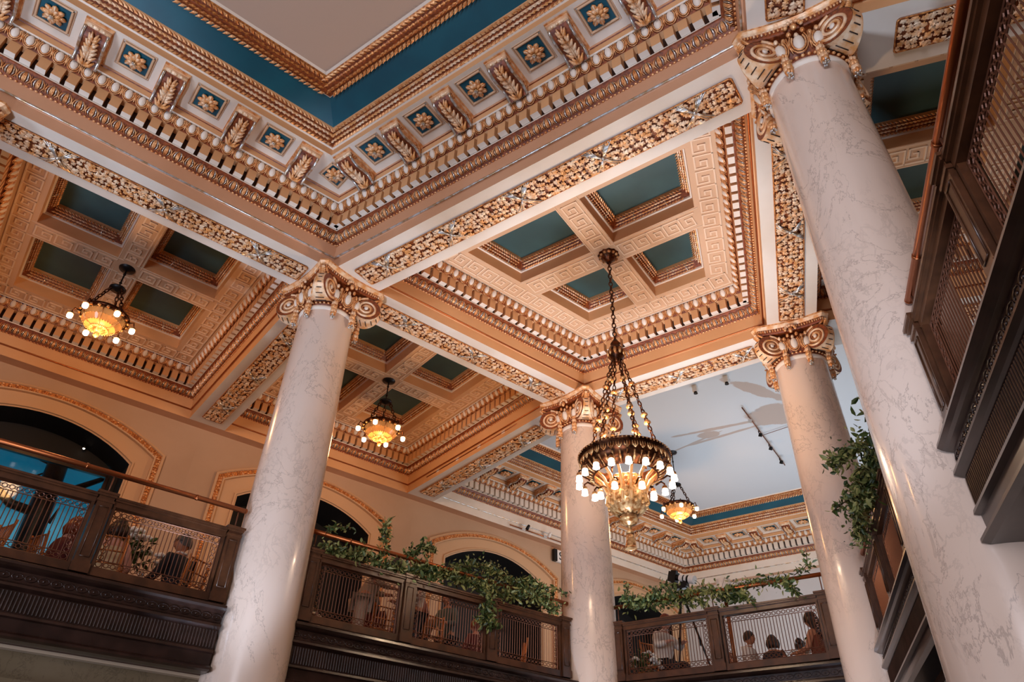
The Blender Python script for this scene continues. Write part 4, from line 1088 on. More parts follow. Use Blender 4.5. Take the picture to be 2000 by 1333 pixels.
# balcony decks
def slab(pts, z0, z1, m, name='floor'):
    mb = MB(); prism(mb, pts, z0, z1, 0); return structure(mb.build(name, m))
m_carpet = mat('balcony_carpet', '#5a3a2c', 0.9); m_soff = mat('under_balcony_plaster', '#c9b399', 0.6)
def deck(o): return [v2(LP(-6.5, o)), v2(LP(-6.5, 13.86)), lpt(13.86, 10.20), lpt(o, 10.20)][::-1]
slab(deck(8.18), 3.13, 3.72, m_carpet); slab(mirp(deck(8.28)), 3.13, 3.72, m_carpet)
far = [lpt(13.86, 10.21), (mir(lpt(13.86, 10.21))), mir(lpt(13.86, 21.1)), lpt(13.86, 21.1)]
slab(far, 3.14, 3.72, m_carpet)
def under(o): return [v2(LP(-6.5, o)), v2(LP(-6.5, 13.86)), lpt(13.86, 10.2), lpt(o, 10.2)][::-1]
slab(under(8.30), 3.10, 3.128, m_soff, 'ceiling'); slab(mirp(under(8.40)), 3.10, 3.128, m_soff, 'ceiling')
# hall floor and marble pier wall of the ground floor
mb = MB(); prism(mb, [(-20, -12), (13, -12), (13, 12), (-20, 12)], -0.1, 0.0, 0); structure(mb.build('floor', m_marbleb))
def ground_wall(side, a0, a1):
    M = spanM(side, (a0+a1)/2); L = a1-a0; mb = MB()
    box(mb, -L/2, L/2, 0.30, 0.60, 0.0, 3.13, 0)
    box(mb, -L/2, L/2, 0.20, 0.31, 2.72, 2.86, 0); box(mb, -L/2, L/2, 0.25, 0.31, 2.60, 2.66, 0)
    k = max(1, int(L/1.4))
    for q in range(k+1): x = -L/2+q*L/k; box(mb, x-0.03 if q else x, x+0.03 if q < k else x, 0.22, 0.31, 0.0, 2.72, 0)
    o = structure(mb.build('wall_left' if side == 'L' else 'wall_right', m_marbleb)); o.matrix_world = M
ground_wall('L', -6.5, 2.6); ground_wall('R', -6.5, 2.6)
for side in 'LR':
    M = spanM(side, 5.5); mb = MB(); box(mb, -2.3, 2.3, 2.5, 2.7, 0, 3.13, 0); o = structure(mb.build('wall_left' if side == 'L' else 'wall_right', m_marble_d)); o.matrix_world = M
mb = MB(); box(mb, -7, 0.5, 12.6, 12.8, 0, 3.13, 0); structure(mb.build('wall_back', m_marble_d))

m_arch = mat('arch_paint', '#cba27a', 0.6)
# ------------------------------------------------------------------ upper walls with arched openings
def arch_line(h, zs, zt, zb=3.74, n=18):
    rise = zt-zs; Rr = (h*h+rise*rise)/(2*rise); th = math.asin(h/Rr)
    pts = [(-h, zb), (-h, lerp(zb, zs, .5)), (-h, zs)]
    for k in range(1, n): t = -th+2*th*k/n; pts.append((Rr*math.sin(t), zs+Rr*math.cos(t)-Rr*math.cos(th)))
    return pts+[(h, zs), (h, lerp(zb, zs, .5)), (h, zb)]
LV = lambda t: (lerp(2.06, 1.52, t), lerp(7.80, 7.47, t), lerp(8.36, 7.94, t))
P5 = 5.134
def arch_bay(side, a, niche=1.1, end=None):
    """local x along, y depth (into the wall positive), z"""
    c = (LP if side == 'L' else RP)(a, 13.85); rz = math.atan2(K, S) if side == 'L' else math.atan2(-K, S)
    M = Matrix.Translation(c)@Matrix.Rotation(rz, 4, 'Z')
    mb = MB(); o0 = arch_line(*LV(0)); n = len(o0)
    xl, xr = -P5/2-0.004, P5/2+0.004; ZTOP = 8.62
    # piers and spandrel
    def quad(p): mb.add([(x, 0, z) for x, z in p], [tuple(range(len(p)))], 0)
    quad([(xl, 3.74), (o0[0][0], 3.74), (o0[0][0], 7.8), (xl, 7.8)]); quad([(o0[-1][0], 3.74), (xr, 3.74), (xr, 7.8), (o0[-1][0], 7.8)])
    quad([(xl, 7.8), (o0[2][0], 7.8), (o0[2][0], ZTOP), (xl, ZTOP)]); quad([(o0[-3][0], 7.8), (xr, 7.8), (xr, ZTOP), (o0[-3][0], ZTOP)])
    for i in range(2, n-3): quad([o0[i], o0[i+1], (o0[i+1][0], ZTOP), (o0[i][0], ZTOP)])
    wall = structure(mb.build('wall_left' if side == 'L' else 'wall_right', m_wall)); wall.matrix_world = M
    def strips(lv, mats, name, mlist):
        m2 = MB(); rings = []
        for t, y in lv: rings.append([(x, y, z) for x, z in arch_line(*LV(t))])
        for j in range(len(rings)-1):
            V = rings[j]+rings[j+1]; m2.add(V, [(i, i+1, n+i+1, n+i) for i in range(n-1)], mats[j])
        return m2
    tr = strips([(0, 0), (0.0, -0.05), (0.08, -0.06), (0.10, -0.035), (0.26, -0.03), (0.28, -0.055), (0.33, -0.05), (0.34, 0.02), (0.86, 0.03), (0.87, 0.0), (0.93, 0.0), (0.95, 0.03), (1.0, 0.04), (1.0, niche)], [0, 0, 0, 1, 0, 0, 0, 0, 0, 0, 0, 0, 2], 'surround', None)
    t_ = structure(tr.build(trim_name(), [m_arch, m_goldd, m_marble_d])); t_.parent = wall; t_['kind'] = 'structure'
    # carved gold moulding
    gm = MB(); A = arch_line(*LV(0.18), n=40); rnd = random.Random(5)
    for i in range(len(A)-1):
        p, q = np.array(A[i]), np.array(A[i+1]); L = np.linalg.norm(q-p); k = max(1, int(L/0.055))
        for s_ in range(k):
            c_ = p+(q-p)*(s_+.5)/k; d = (q-p)/L; nn = np.array([-d[1], d[0]])
            for e in (-0.032, 0.0, 0.034):
                x = c_+nn*e; ellipsoid(gm, (x[0]+rnd.uniform(-.01, .01), -0.035, x[1]+rnd.uniform(-.01, .01)), (0.030, 0.010, 0.022), 5, 3, 0 if rnd.random() < 0.5 else 1)
    for sx in (-1, 1):      # leaf knots at the foot of the moulding
        for q in range(7):
            t = 2*PI*q/7; ellipsoid(gm, (sx*1.95+0.07*math.cos(t), -0.05, 6.55+0.07*math.sin(t)), (0.04, 0.03, 0.04), 6, 4, 0)
    shared('carved_moulding', gm.mesh('carved_moulding', [m_gold, m_goldd]), wall)
    return wall, M
for side in 'LR':
    for a in (0.385, 5.52, 10.654, 15.788, -4.75): arch_bay(side, a)
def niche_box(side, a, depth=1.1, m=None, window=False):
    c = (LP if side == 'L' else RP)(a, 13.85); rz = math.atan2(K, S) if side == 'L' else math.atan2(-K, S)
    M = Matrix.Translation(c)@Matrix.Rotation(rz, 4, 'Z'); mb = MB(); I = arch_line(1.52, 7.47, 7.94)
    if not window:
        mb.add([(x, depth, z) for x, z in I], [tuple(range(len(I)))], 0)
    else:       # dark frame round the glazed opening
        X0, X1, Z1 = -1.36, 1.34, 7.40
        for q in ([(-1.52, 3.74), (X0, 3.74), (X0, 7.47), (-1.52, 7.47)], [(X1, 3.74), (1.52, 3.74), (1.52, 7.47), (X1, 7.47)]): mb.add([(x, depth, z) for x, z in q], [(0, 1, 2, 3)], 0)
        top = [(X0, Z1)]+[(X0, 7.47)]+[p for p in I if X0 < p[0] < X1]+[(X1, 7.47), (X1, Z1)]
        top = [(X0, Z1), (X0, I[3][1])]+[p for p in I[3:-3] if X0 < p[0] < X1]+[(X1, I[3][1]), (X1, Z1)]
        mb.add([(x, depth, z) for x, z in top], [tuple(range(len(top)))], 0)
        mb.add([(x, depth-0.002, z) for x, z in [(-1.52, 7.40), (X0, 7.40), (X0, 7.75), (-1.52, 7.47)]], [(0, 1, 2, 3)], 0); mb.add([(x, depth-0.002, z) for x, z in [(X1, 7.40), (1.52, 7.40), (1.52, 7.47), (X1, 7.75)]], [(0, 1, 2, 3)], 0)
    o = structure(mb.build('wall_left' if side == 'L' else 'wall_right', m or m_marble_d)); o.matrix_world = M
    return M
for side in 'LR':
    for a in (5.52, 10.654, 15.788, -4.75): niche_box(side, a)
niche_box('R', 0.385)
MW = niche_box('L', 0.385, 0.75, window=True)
# glazed opening with dusk outside
mb = MB()
for x in (-1.36, 1.34): box(mb, x-0.03, x+0.03, 0.72, 0.80, 3.74, 7.42, 0)
box(mb, -1.36, 1.34, 0.72, 0.80, 7.38, 7.44, 0)
w1 = structure(mb.build('window_1', m_wood)); w1.matrix_world = MW
glass = bpy.data.materials.new('window_glass'); glass.use_nodes = True; nt = glass.node_tree
for n_ in list(nt.nodes): nt.nodes.remove(n_)
ou = nt.nodes.new('ShaderNodeOutputMaterial'); tr_ = nt.nodes.new('ShaderNodeBsdfTransparent'); gl = nt.nodes.new('ShaderNodeBsdfGlossy'); gl.inputs['Roughness'].default_value = 0.05
tr_.inputs[0].default_value = (0.9, 0.95, 1, 1); ms_ = nt.nodes.new('ShaderNodeMixShader'); ms_.inputs[0].default_value = 0.012
nt.links.new(tr_.outputs[0], ms_.inputs[1]); nt.links.new(gl.outputs[0], ms_.inputs[2]); nt.links.new(ms_.outputs[0], ou.inputs[0])
mb = MB(); box(mb, -1.33, 1.31, 0.75, 0.76, 3.76, 7.38, 0); shared('window_pane', mb.mesh('window_pane', glass), w1)
# evening sky beyond it (gives off light)
sky = bpy.data.materials.new('evening_sky'); sky.use_nodes = True; nt = sky.node_tree; N = nt.nodes
for n_ in list(N): N.remove(n_)
ou = N.new('ShaderNodeOutputMaterial'); em = N.new('ShaderNodeEmission'); geo = N.new('ShaderNodeNewGeometry'); sx_ = N.new('ShaderNodeSeparateXYZ')
nz = N.new('ShaderNodeTexNoise'); nz.inputs['Scale'].default_value = 0.9; nz.inputs['Detail'].default_value = 4
mpn = N.new('ShaderNodeMapping'); mpn.inputs['Scale'].default_value = (0.6, 0.6, 1.6); nt.links.new(geo.outputs['Position'], mpn.inputs['Vector']); nt.links.new(mpn.outputs[0], nz.inputs['Vector'])
nt.links.new(geo.outputs['Position'], sx_.inputs[0])
ma = N.new('ShaderNodeMath'); ma.operation = 'MULTIPLY_ADD'; ma.inputs[1].default_value = 2.2; nt.links.new(nz.outputs['Fac'], ma.inputs[0]); nt.links.new(sx_.outputs['Z'], ma.inputs[2])
mr = N.new('ShaderNodeMapRange'); mr.inputs[1].default_value = 5.5; mr.inputs[2].default_value = 13.0; nt.links.new(ma.outputs[0], mr.inputs[0])
cr = N.new('ShaderNodeValToRGB'); nt.links.new(mr.outputs[0], cr.inputs[0]); el = cr.color_ramp.elements
el[0].position = 0.0; el[0].color = srgb('#0b4657'); el[1].position = 1.0; el[1].color = srgb('#00283f')
for p_, c_ in ((0.16, '#1c7f98'), (0.24, '#6fb9c9'), (0.36, '#5aa6ba'), (0.48, '#1c7791'), (0.72, '#04526f')):
    e = el.new(p_); e.color = srgb(c_)
nt.links.new(cr.outputs[0], em.inputs[0]); em.inputs[1].default_value = 0.6; nt.links.new(em.outputs[0], ou.inputs[0])
mb = MB(); box(mb, -7, 7, 5.0, 5.05, 1.0, 15, 0); o = mb.build('evening_sky_backdrop', sky); o.matrix_world = MW; o['kind'] = 'structure'
# trees outside
def tree(x, y, s, label, lean=0.0, seed=1):
    rnd = random.Random(seed); mb = MB()
    tube(mb, [(x, y, 3.0), (x+0.05+lean, y, 5.2), (x+lean*1.6, y+0.05, 7.0), (x+lean*2.2-0.1, y, 9.0), (x+lean*2.6+0.1, y, 11.5)], [0.30*s, 0.24*s, 0.21*s, 0.17*s, 0.10*s], 10, 0)
    for z, sx, l, r in ((5.9, -1, 1.9, 0.12), (6.9, -1, 1.5, 0.10), (7.5, 1, 1.2, 0.08), (8.6, -1, 1.6, 0.08), (6.4, 1, 0.22, 0.07), (7.9, -1, 1.0, .05)):
        b = x+lean*(z-3)/3.0
        tube(mb, [(b, y, z), (b+sx*l*0.35, y+0.1, z+0.10), (b+sx*l*0.7, y, z+0.42), (b+sx*l, y-0.1, z+0.35), (b+sx*l*1.3, y, z+0.7)], [r*s, r*.9*s, r*.7*s, r*.5*s, r*.25*s], 7, 0)
    o = mb.build('tree', m_black); o.matrix_world = MW; tag(o, label, 'tree'); return o
tree(0.62, 2.2, 1.0, 'dark tree trunk with bare branches outside the blue window', 0.0, 1)
tree(-1.35, 3.2, 0.7, 'thinner dark tree further left outside the blue window', 0.25, 2)
# far end wall
e0, e1 = lpt(13.86, 21.08), mir(lpt(13.86, 21.08)); mb = MB(); prism(mb, [e0, e1, (e1[0], e1[1]+0.2), (e0[0], e0[1]+0.2)], 3.7, 8.62, 0); structure(mb.build('wall_end', mat('end_wall_paint', '#c6c2bf', 0.7)))
# back of the hall above the entrance side
# small ceiling spots inside the dark arches
k = 0
for a, x, y_, z_, lab in ((0.385, -0.75, 0.62, 8.0, 'tiny spotlight at the left picture edge inside the first dark arch'), (0.385, 0.76, 0.62, 7.78, 'tiny spotlight inside the first dark arch, right part'), (5.52, 0.98, 0.65, 7.74, 'tiny spotlight in the dark arch right of the left column'), (10.654, -0.25, 0.65, 7.86, 'tiny spotlight in the dark arch above the garland')):
    c = LP(a, 13.85); M = Matrix.Translation(c)@Matrix.Rotation(math.atan2(K, S), 4, 'Z')
    mb = MB(); lathe(mb, [(0.0, 0.03), (0.035, 0.03), (0.035, -0.01), (0.028, -0.02)], 12, 0); ellipsoid(mb, (0, 0, -0.02), (0.022, 0.022, 0.02), 8, 5, 1)
    o = mb.build('niche_spotlight', [m_black, m_bulb]); o.matrix_world = M@Matrix.Translation((x, y_, z_)); tag(o, lab, 'spotlight')
# track heads on the bay fascias
def track(M, xs, z, label_fn, group):
    L = max(xs)-min(xs)+0.9; cx = (max(xs)+min(xs))/2
    mb = MB(); tube(mb, [(cx-L/2, -0.03, z), (cx+L/2, -0.03, z)], 0.016, 6, 0); o = mb.build('light_track', m_brass); o.matrix_world = M; tag(o, label_fn(-1), 'light track')
    for i, x in enumerate(xs):
        r = empty('track_spotlight', M=M@Matrix.Translation((x, -0.05, z))); tag(r, label_fn(i), 'spotlight', group)
        a = MB(); tube(a, [(0, 0.02, 0), (0.02, -0.05, -0.02), (0.03, -0.10, 0.0)], 0.012, 6, 0); box(a, -0.05, 0.05, -0.01, 0.03, -0.03, 0.03, 0); a.build('bracket', m_white, r)
        h = MB(); Mh = np.array(Matrix.Translation((0.03, -0.13, 0.01))@Euler((R(35), 0, R(20))).to_matrix().to_4x4()); lathe(h, [(0.0, 0.08), (0.03, 0.075), (0.042, 0.02), (0.045, -0.06), (0.034, -0.065), (0.03, -0.04), (0, -0.03)], 12, 0, Mh); h.build('lamp_head', m_white if i % 2 else m_black, r)
def fasM(p, ang): return Matrix.Translation((p[0], p[1], 0))@Matrix.Rotation(ang, 4, 'Z')
LB = ['nearest the left column', 'second from the left column', 'third from the left column', 'closest to the wall']
track(fasM(LP(2.57, 11.4), math.atan2(K, S)+PI/2), [-1.2, -0.38, 0.45, 1.2], 8.86, lambda i: 'light track along the cross beam of the left orange bay' if i < 0 else 'small adjustable spotlight on the left cross beam, '+LB[i], 'spotlights on the left cross beam')
LB2 = ['nearest the distant column', 'second from the distant column', 'third from the distant column', 'closest to the arched wall']
track(fasM(LP(7.70, 11.2), math.atan2(K, S)+PI/2), [-1.2, -0.38, 0.4, 1.15], 8.72, lambda i: 'light track along the cross beam behind the left column' if i < 0 else 'small spotlight on the rear cross beam, '+LB2[i], 'spotlights on the rear cross beam')
LB3 = ['left one above the third arch', 'middle one left of the distant column', 'right one behind the distant column']
track(fasM(LP(12.0, 13.58), math.atan2(K, S)), [-0.75, 0.0, 1.1], 8.66, lambda i: 'light track along the wall of the far room' if i < 0 else 'small spotlight on the far room wall track, '+LB3[i], 'spotlights on the far room wall')
mb = MB(); tube(mb, [(-3.62, 14.1, 10.08), (-3.68, 17.4, 10.08)], 0.015, 6, 0); tube(mb, [(-3.66, 15.6, 10.09), (-2.9, 15.5, 10.09)], 0.008, 6, 0); o = mb.build('light_track', m_bronze); tag(o, 'long light track on the white far ceiling crossing the brown stain', 'light track')
for i, (x, y, lab) in enumerate(((-3.65, 14.57, 'ceiling spotlight over the brown stain, nearest'), (-3.66, 15.32, 'ceiling spotlight just past the brown stain'), (-3.67, 16.1, 'third ceiling spotlight on the far room track'), (-3.68, 16.95, 'last ceiling spotlight on the far room track'), (-4.2, 12.8, 'small square fitting on the far ceiling, left one'), (-3.5, 12.8, 'small square fitting on the far ceiling by the beam'))):
    mb = MB()
    if i < 4: tube(mb, [(0, 0, 0), (0, 0, -0.06)], 0.012, 6, 0); lathe(mb, [(0, 0.04), (0.04, 0.035), (0.045, -0.05), (0.03, -0.05), (0, -0.02)], 10, 0, np.array(Matrix.Translation((0.03, 0, -0.11))@Euler((0.4, 0.5, 0)).to_matrix().to_4x4()))
    else: box(mb, -0.05, 0.05, -0.05, 0.05, -0.09, 0.06, 0); lathe(mb, [(0.035, -0.09), (0.045, -0.13), (0, -0.12)], 10, 1)
    o = mb.build('ceiling_spotlight', [m_black if i in (1, 2, 3) else m_white, m_black]); o.location = (x, y, 10.08); tag(o, lab, 'spotlight')
# little exit style sign on the arched wall
M = Matrix.Translation(LP(12.66, 13.82))@Matrix.Rotation(math.atan2(K, S), 4, 'Z')
r = empty('wall_sign', M=M); tag(r, 'small white sign box beside the distant column, one letter S showing', 'sign')
mb = MB(); box(mb, -0.16, -0.05, -0.09, 0.0, 8.20, 8.52, 1); box(mb, -0.05, 0.22, -0.07, 0.0, 8.20, 8.52, 0); mb.build('sign_box', [m_white, m_black], r)
tx = bpy.data.curves.new('letter', 'FONT'); tx.body = 'S'; tx.size = 0.30; tx.extrude = 0.004; tx.align_x = 'CENTER'; tx.align_y = 'CENTER'
to = bpy.data.objects.new('letter', tx); C.objects.link(to); me = bpy.data.meshes.new_from_object(to.evaluated_get(bpy.context.evaluated_depsgraph_get())); bpy.data.objects.remove(to)
me.materials.clear(); me.materials.append(m_black); to = shared('letter', me, r); to.location = (0.09, -0.076, 8.36); to.rotation_euler = (PI/2, 0, 0)

# ------------------------------------------------------------------ greenery
def leaf_unit(l=0.075, w=0.016):
    mb = MB(); V = [(0, 0, 0), (l*0.35, w, 0.006), (l*0.7, w*0.75, 0.002), (l, 0, -0.008), (l*0.7, -w*0.75, 0.002), (l*0.35, -w, 0.006), (l*0.45, 0, -0.004)]
    mb.add(V, [(0, 6, 1), (1, 6, 2), (2, 6, 3), (3, 6, 4), (4, 6, 5), (5, 6, 0)], 0); return mb
LU = [leaf_unit(), leaf_unit(0.09, 0.021), leaf_unit(0.06, 0.018)]
def garland(M, sprays, label, seed=1, lush=1.0, name='leafy_garland', leaf_scale=1.0):
    """sprays: list of polylines [(x,y,z)...] local; each becomes a stem bristling with leaves"""
    rnd = random.Random(seed); st = MB(); lv = [MB(), MB()]; root = empty(name, M=M); tag(root, label, 'greenery')
    for pts, dens, sp in sprays:
        P = [Vector(p) for p in pts]; tube(st, pts, [0.006]*len(pts), 5, 0)
        for i in range(len(P)-1):
            a, b = P[i], P[i+1]; L = (b-a).length; n = int(L*dens*lush); Ms = [[], []]
            for k in range(n):
                p = a.lerp(b, rnd.random())
                d = Vector((rnd.gauss(0, 1), rnd.gauss(0, 1), rnd.gauss(-0.15, 0.9))).normalized()
                q = p+d*abs(rnd.gauss(0, sp)); 
                if rnd.random() < 0.12: tube(st, [p, p.lerp(q, .5)+Vector((0, 0, .01)), q], 0.0025, 3, 0, cap=False)
                rot = Euler((rnd.uniform(0, 6.28), rnd.uniform(-1.2, 1.2), rnd.uniform(0, 6.28))).to_matrix().to_4x4()
                s = rnd.uniform(0.6, 1.25)*leaf_scale
                Ms[0 if rnd.random() < 0.5 else 1].append(np.array(Matrix.Translation(q)@rot@Matrix.Scale(s, 4)))
            for c in (0, 1):
                if Ms[c]: lv[c].many(LU[rnd.randrange(3)], Ms[c])
    st.build('stem', m_stem, root)
    o = lv[0].build('leaves', m_leaf, root); o['kind'] = 'stuff'
    o = lv[1].build('pale_leaves', m_leaf2, root); o['kind'] = 'stuff'
    return root
ZR = 4.885
def along(side, a_mid, pts, flip=False):     # pts in (a, y, z) -> local x
    s = -1 if side == 'R' else 1
    return [((a-a_mid)*s, y, z) for a, y, z in pts]
def wav(a0, a1, n, z, amp, y=-0.02, seed=0):
    r = random.Random(seed); return [(lerp(a0, a1, i/(n-1)), y+r.uniform(-.04, .04), z+r.uniform(-amp, amp)) for i in range(n)]
am = 5.46
S_ = [(along('L', am, wav(3.47, 5.1, 8, 4.715, 0.04, seed=1)), 520, 0.085), (along('L', am, wav(4.9, 7.38, 10, 4.80, 0.07, seed=2)), 560, 0.095),
      (along('L', am, [(4.35, 0, 4.80), (4.38, 0, 5.0), (4.33, .02, 5.16), (4.36, 0, 5.28)]), 300, 0.05), (along('L', am, [(4.7, 0, 4.9), (4.95, 0, 5.10), (5.15, -.02, 5.08)]), 330, 0.06),
      (along('L', am, [(3.5, 0, 4.9), (3.65, 0, 5.02), (3.85, 0, 5.05)]), 120, 0.04), (along('L', am, [(5.5, 0, 4.9), (5.8, 0, 5.05), (6.2, 0, 5.1)]), 330, 0.07),
      (along('L', am, [(5.95, -.1, 4.78), (6.02, -.13, 4.6), (6.0, -.14, 4.42), (6.03, -.12, 4.27)]), 560, 0.085), (along('L', am, [(5.85, -.1, 4.30), (6.15, -.14, 4.26)]), 420, 0.05),
      (along('L', am, wav(6.0, 7.1, 5, 4.99, 0.04, seed=3)), 430, 0.08), (along('L', am, [(7.0, -.05, 4.9), (7.15, -.08, 4.75), (7.3, -.1, 4.66)]), 420, 0.07), (along('L', am, [(7.2, 0, 4.9), (7.4, 0, 5.05), (7.55, -.03, 5.0)]), 150, 0.05)]
garland(spanM('L', am), S_, 'leafy garland on the brass rail between the left and distant columns, trailing over the panels', 3)
SC_ = [([(-1.40, 0, 4.95), (-1.1, -.03, 4.86), (-.7, 0, 4.90), (-.3, 0, 4.84)], 620, 0.10), ([(-.4, 0, 4.90), (.0, -.03, 4.88), (.25, 0, 4.80), (.45, -.05, 4.74)], 560, 0.10),
       ([(.3, 0, 4.88), (.8, 0, 4.92), (1.15, 0, 4.86)], 330, 0.08), ([(1.05, -.03, 4.88), (1.15, -.06, 4.75), (1.2, -.08, 4.62)], 380, 0.04), ([(1.2, 0, 4.92), (1.4, 0, 5.02), (1.42, 0, 5.18)], 170, 0.05),
       ([(-1.38, 0, 4.95), (-1.33, 0, 5.1), (-1.35, 0, 5.22)], 260, 0.05), ([(-1.0, 0, 4.95), (-.75, 0, 5.06), (-.6, 0, 5.08)], 300, 0.07), ([(.35, -.05, 4.85), (.5, -.08, 4.72), (.62, -.1, 4.62)], 330, .06), ([(-.2, -.02, 4.8), (-.1, -.06, 4.68)], 300, .05)]
garland(spanM('C', XM), SC_, 'leafy garland wound on the end balcony brass rail around a white lampshade', 5)
ar = 5.46
SR_ = [(along('R', ar, [(3.6, -.05, 4.95), (4.1, -.05, 4.85), (4.6, -.08, 4.82), (5.1, -.1, 4.76), (5.5, -.12, 4.66)]), 560, 0.10), (along('R', ar, [(4.6, -.05, 4.9), (4.9, -.28, 4.95), (5.2, -.42, 4.98)]), 420, 0.08),
       (along('R', ar, [(5.0, -.15, 4.82), (5.4, -.22, 4.74), (5.9, -.22, 4.66), (6.3, -.18, 4.58)]), 470, 0.09), (along('R', ar, [(5.6, -.1, 4.8), (6.3, -.06, 4.84), (7.2, -.05, 4.86)]), 160, 0.06), (along('R', ar, [(5.5, -.3, 4.72), (5.8, -.45, 4.72)]), 90, 0.04)]
garland(spanM('R', ar), SR_, 'greenery hanging over the right rear railing beside the warm lit column', 7)
# ------------------------------------------------------------------ people
m_skin = mat('skin', '#b97a58', 0.5); m_skin2 = mat('fair_skin', '#c9907a', 0.5); m_hairb = mat('brown_hair', '#2b1a12', 0.5); m_hairr = mat('auburn_hair', '#7a3418', 0.5); m_hairg = mat('grey_hair', '#4c443f', 0.55)
m_eye = mat('eye_dark', '#16100d', 0.3); m_lip = mat('lips', '#8e4a40', 0.5)
def cloth(n, c): return mat(n, c, 0.8, bump=(0.2, 40))
m_suit = cloth('navy_suit', '#14161f'); m_shirt = cloth('white_shirt', '#ddd3c8'); m_tansh = cloth('tan_jacket', '#ab947e'); m_maroon = cloth('maroon_dress', '#5e1f1c'); m_creamd = cloth('cream_top', '#c9b68f'); m_tealc = cloth('grey_teal_dress', '#4a5b5c'); m_trous = cloth('dark_trousers', '#1c1a1c'); m_rust = cloth('rust_dress', '#7a3a22')
def skin_bake(verts, edges, radii, name, sub=2, root=0):
    me = bpy.data.meshes.new('tmp'); me.from_pydata([tuple(v) for v in verts], edges, []); o = bpy.data.objects.new('tmp', me); C.objects.link(o)
    md = o.modifiers.new('s', 'SKIN'); md.use_smooth_shade = True
    for i, v in enumerate(me.skin_vertices[0].data):
        r = radii[i]; v.radius = r if hasattr(r, '__len__') else (r, r); v.use_root = (i == root)
    sb_ = o.modifiers.new('u', 'SUBSURF'); sb_.levels = sub; sb_.render_levels = sub
    dg = bpy.context.evaluated_depsgraph_get(); ev = o.evaluated_get(dg); m2 = bpy.data.meshes.new_from_object(ev); m2.name = name
    bpy.data.objects.remove(o); bpy.data.meshes.remove(me)
    V = np.empty(len(m2.vertices)*3); m2.vertices.foreach_get('co', V); F = [tuple(p.vertices) for p in m2.polygons]
    bpy.data.meshes.remove(m2); return V.reshape(-1, 3), F
def head_mesh(mb, c, r=0.105, yaw=0.0, tilt=0.0):
    """face looks along +x before yaw; materials 0 skin, 1 eye, 2 lips"""
    nu, nv = 20, 14; V = []; F = []
    for j in range(nv+1):
        ph = PI*j/nv
        for i in range(nu):
            t = 2*PI*i/nu; x, y, z = math.sin(ph)*math.cos(t), math.sin(ph)*math.sin(t), math.cos(ph)
            jaw = 1.0-0.28*max(0, -z)**1.2; X = x*0.98*r*jaw+(0.012 if z < -.3 and x > 0 else 0); Y = y*0.80*r*jaw; Z = z*1.22*r
            fr = max(0, x)*max(0, 1-abs(y)/0.24)
            if -0.35 < z < 0.12: X += fr*0.020*(1-abs(z+.18)/0.30 if abs(z+.18) < 0.3 else 0)     # nose
            if 0.02 < z < 0.25 and 0.2 < abs(y) < 0.5 and x > 0: X -= 0.006                      # eye sockets
            V.append((X, Y, Z))
    for j in range(nv):
        for i in range(nu): a = j*nu+i; b = j*nu+(i+1) % nu; F.append((a, a+nu, b+nu, b))
    Mh = np.array(Matrix.Translation(c)@Matrix.Rotation(yaw, 4, 'Z')@Matrix.Rotation(tilt, 4, 'Y'))
    mb.add(xf(np.array(V), Mh), F, 0, True)
    for sy in (-1, 1):
        ellipsoid(mb, (r*0.80, sy*r*0.33, r*0.10), (0.011, 0.014, 0.008), 8, 5, 1, Mh); ellipsoid(mb, (0.0, sy*r*0.80, -0.005), (0.022, 0.012, 0.032), 8, 5, 0, Mh)
        tube(mb, [xf(np.array([p]), Mh)[0] for p in [(r*.88, sy*r*.18, r*.27), (r*.84, sy*r*.42, r*.28)]], 0.004, 4, 1)
    ellipsoid(mb, (r*0.86, 0, -r*0.55), (0.010, 0.024, 0.007), 8, 5, 2, Mh)
    ellipsoid(mb, (r*0.98, 0, -r*0.20), (0.014, 0.013, 0.012), 8, 5, 0, Mh)
    return Mh
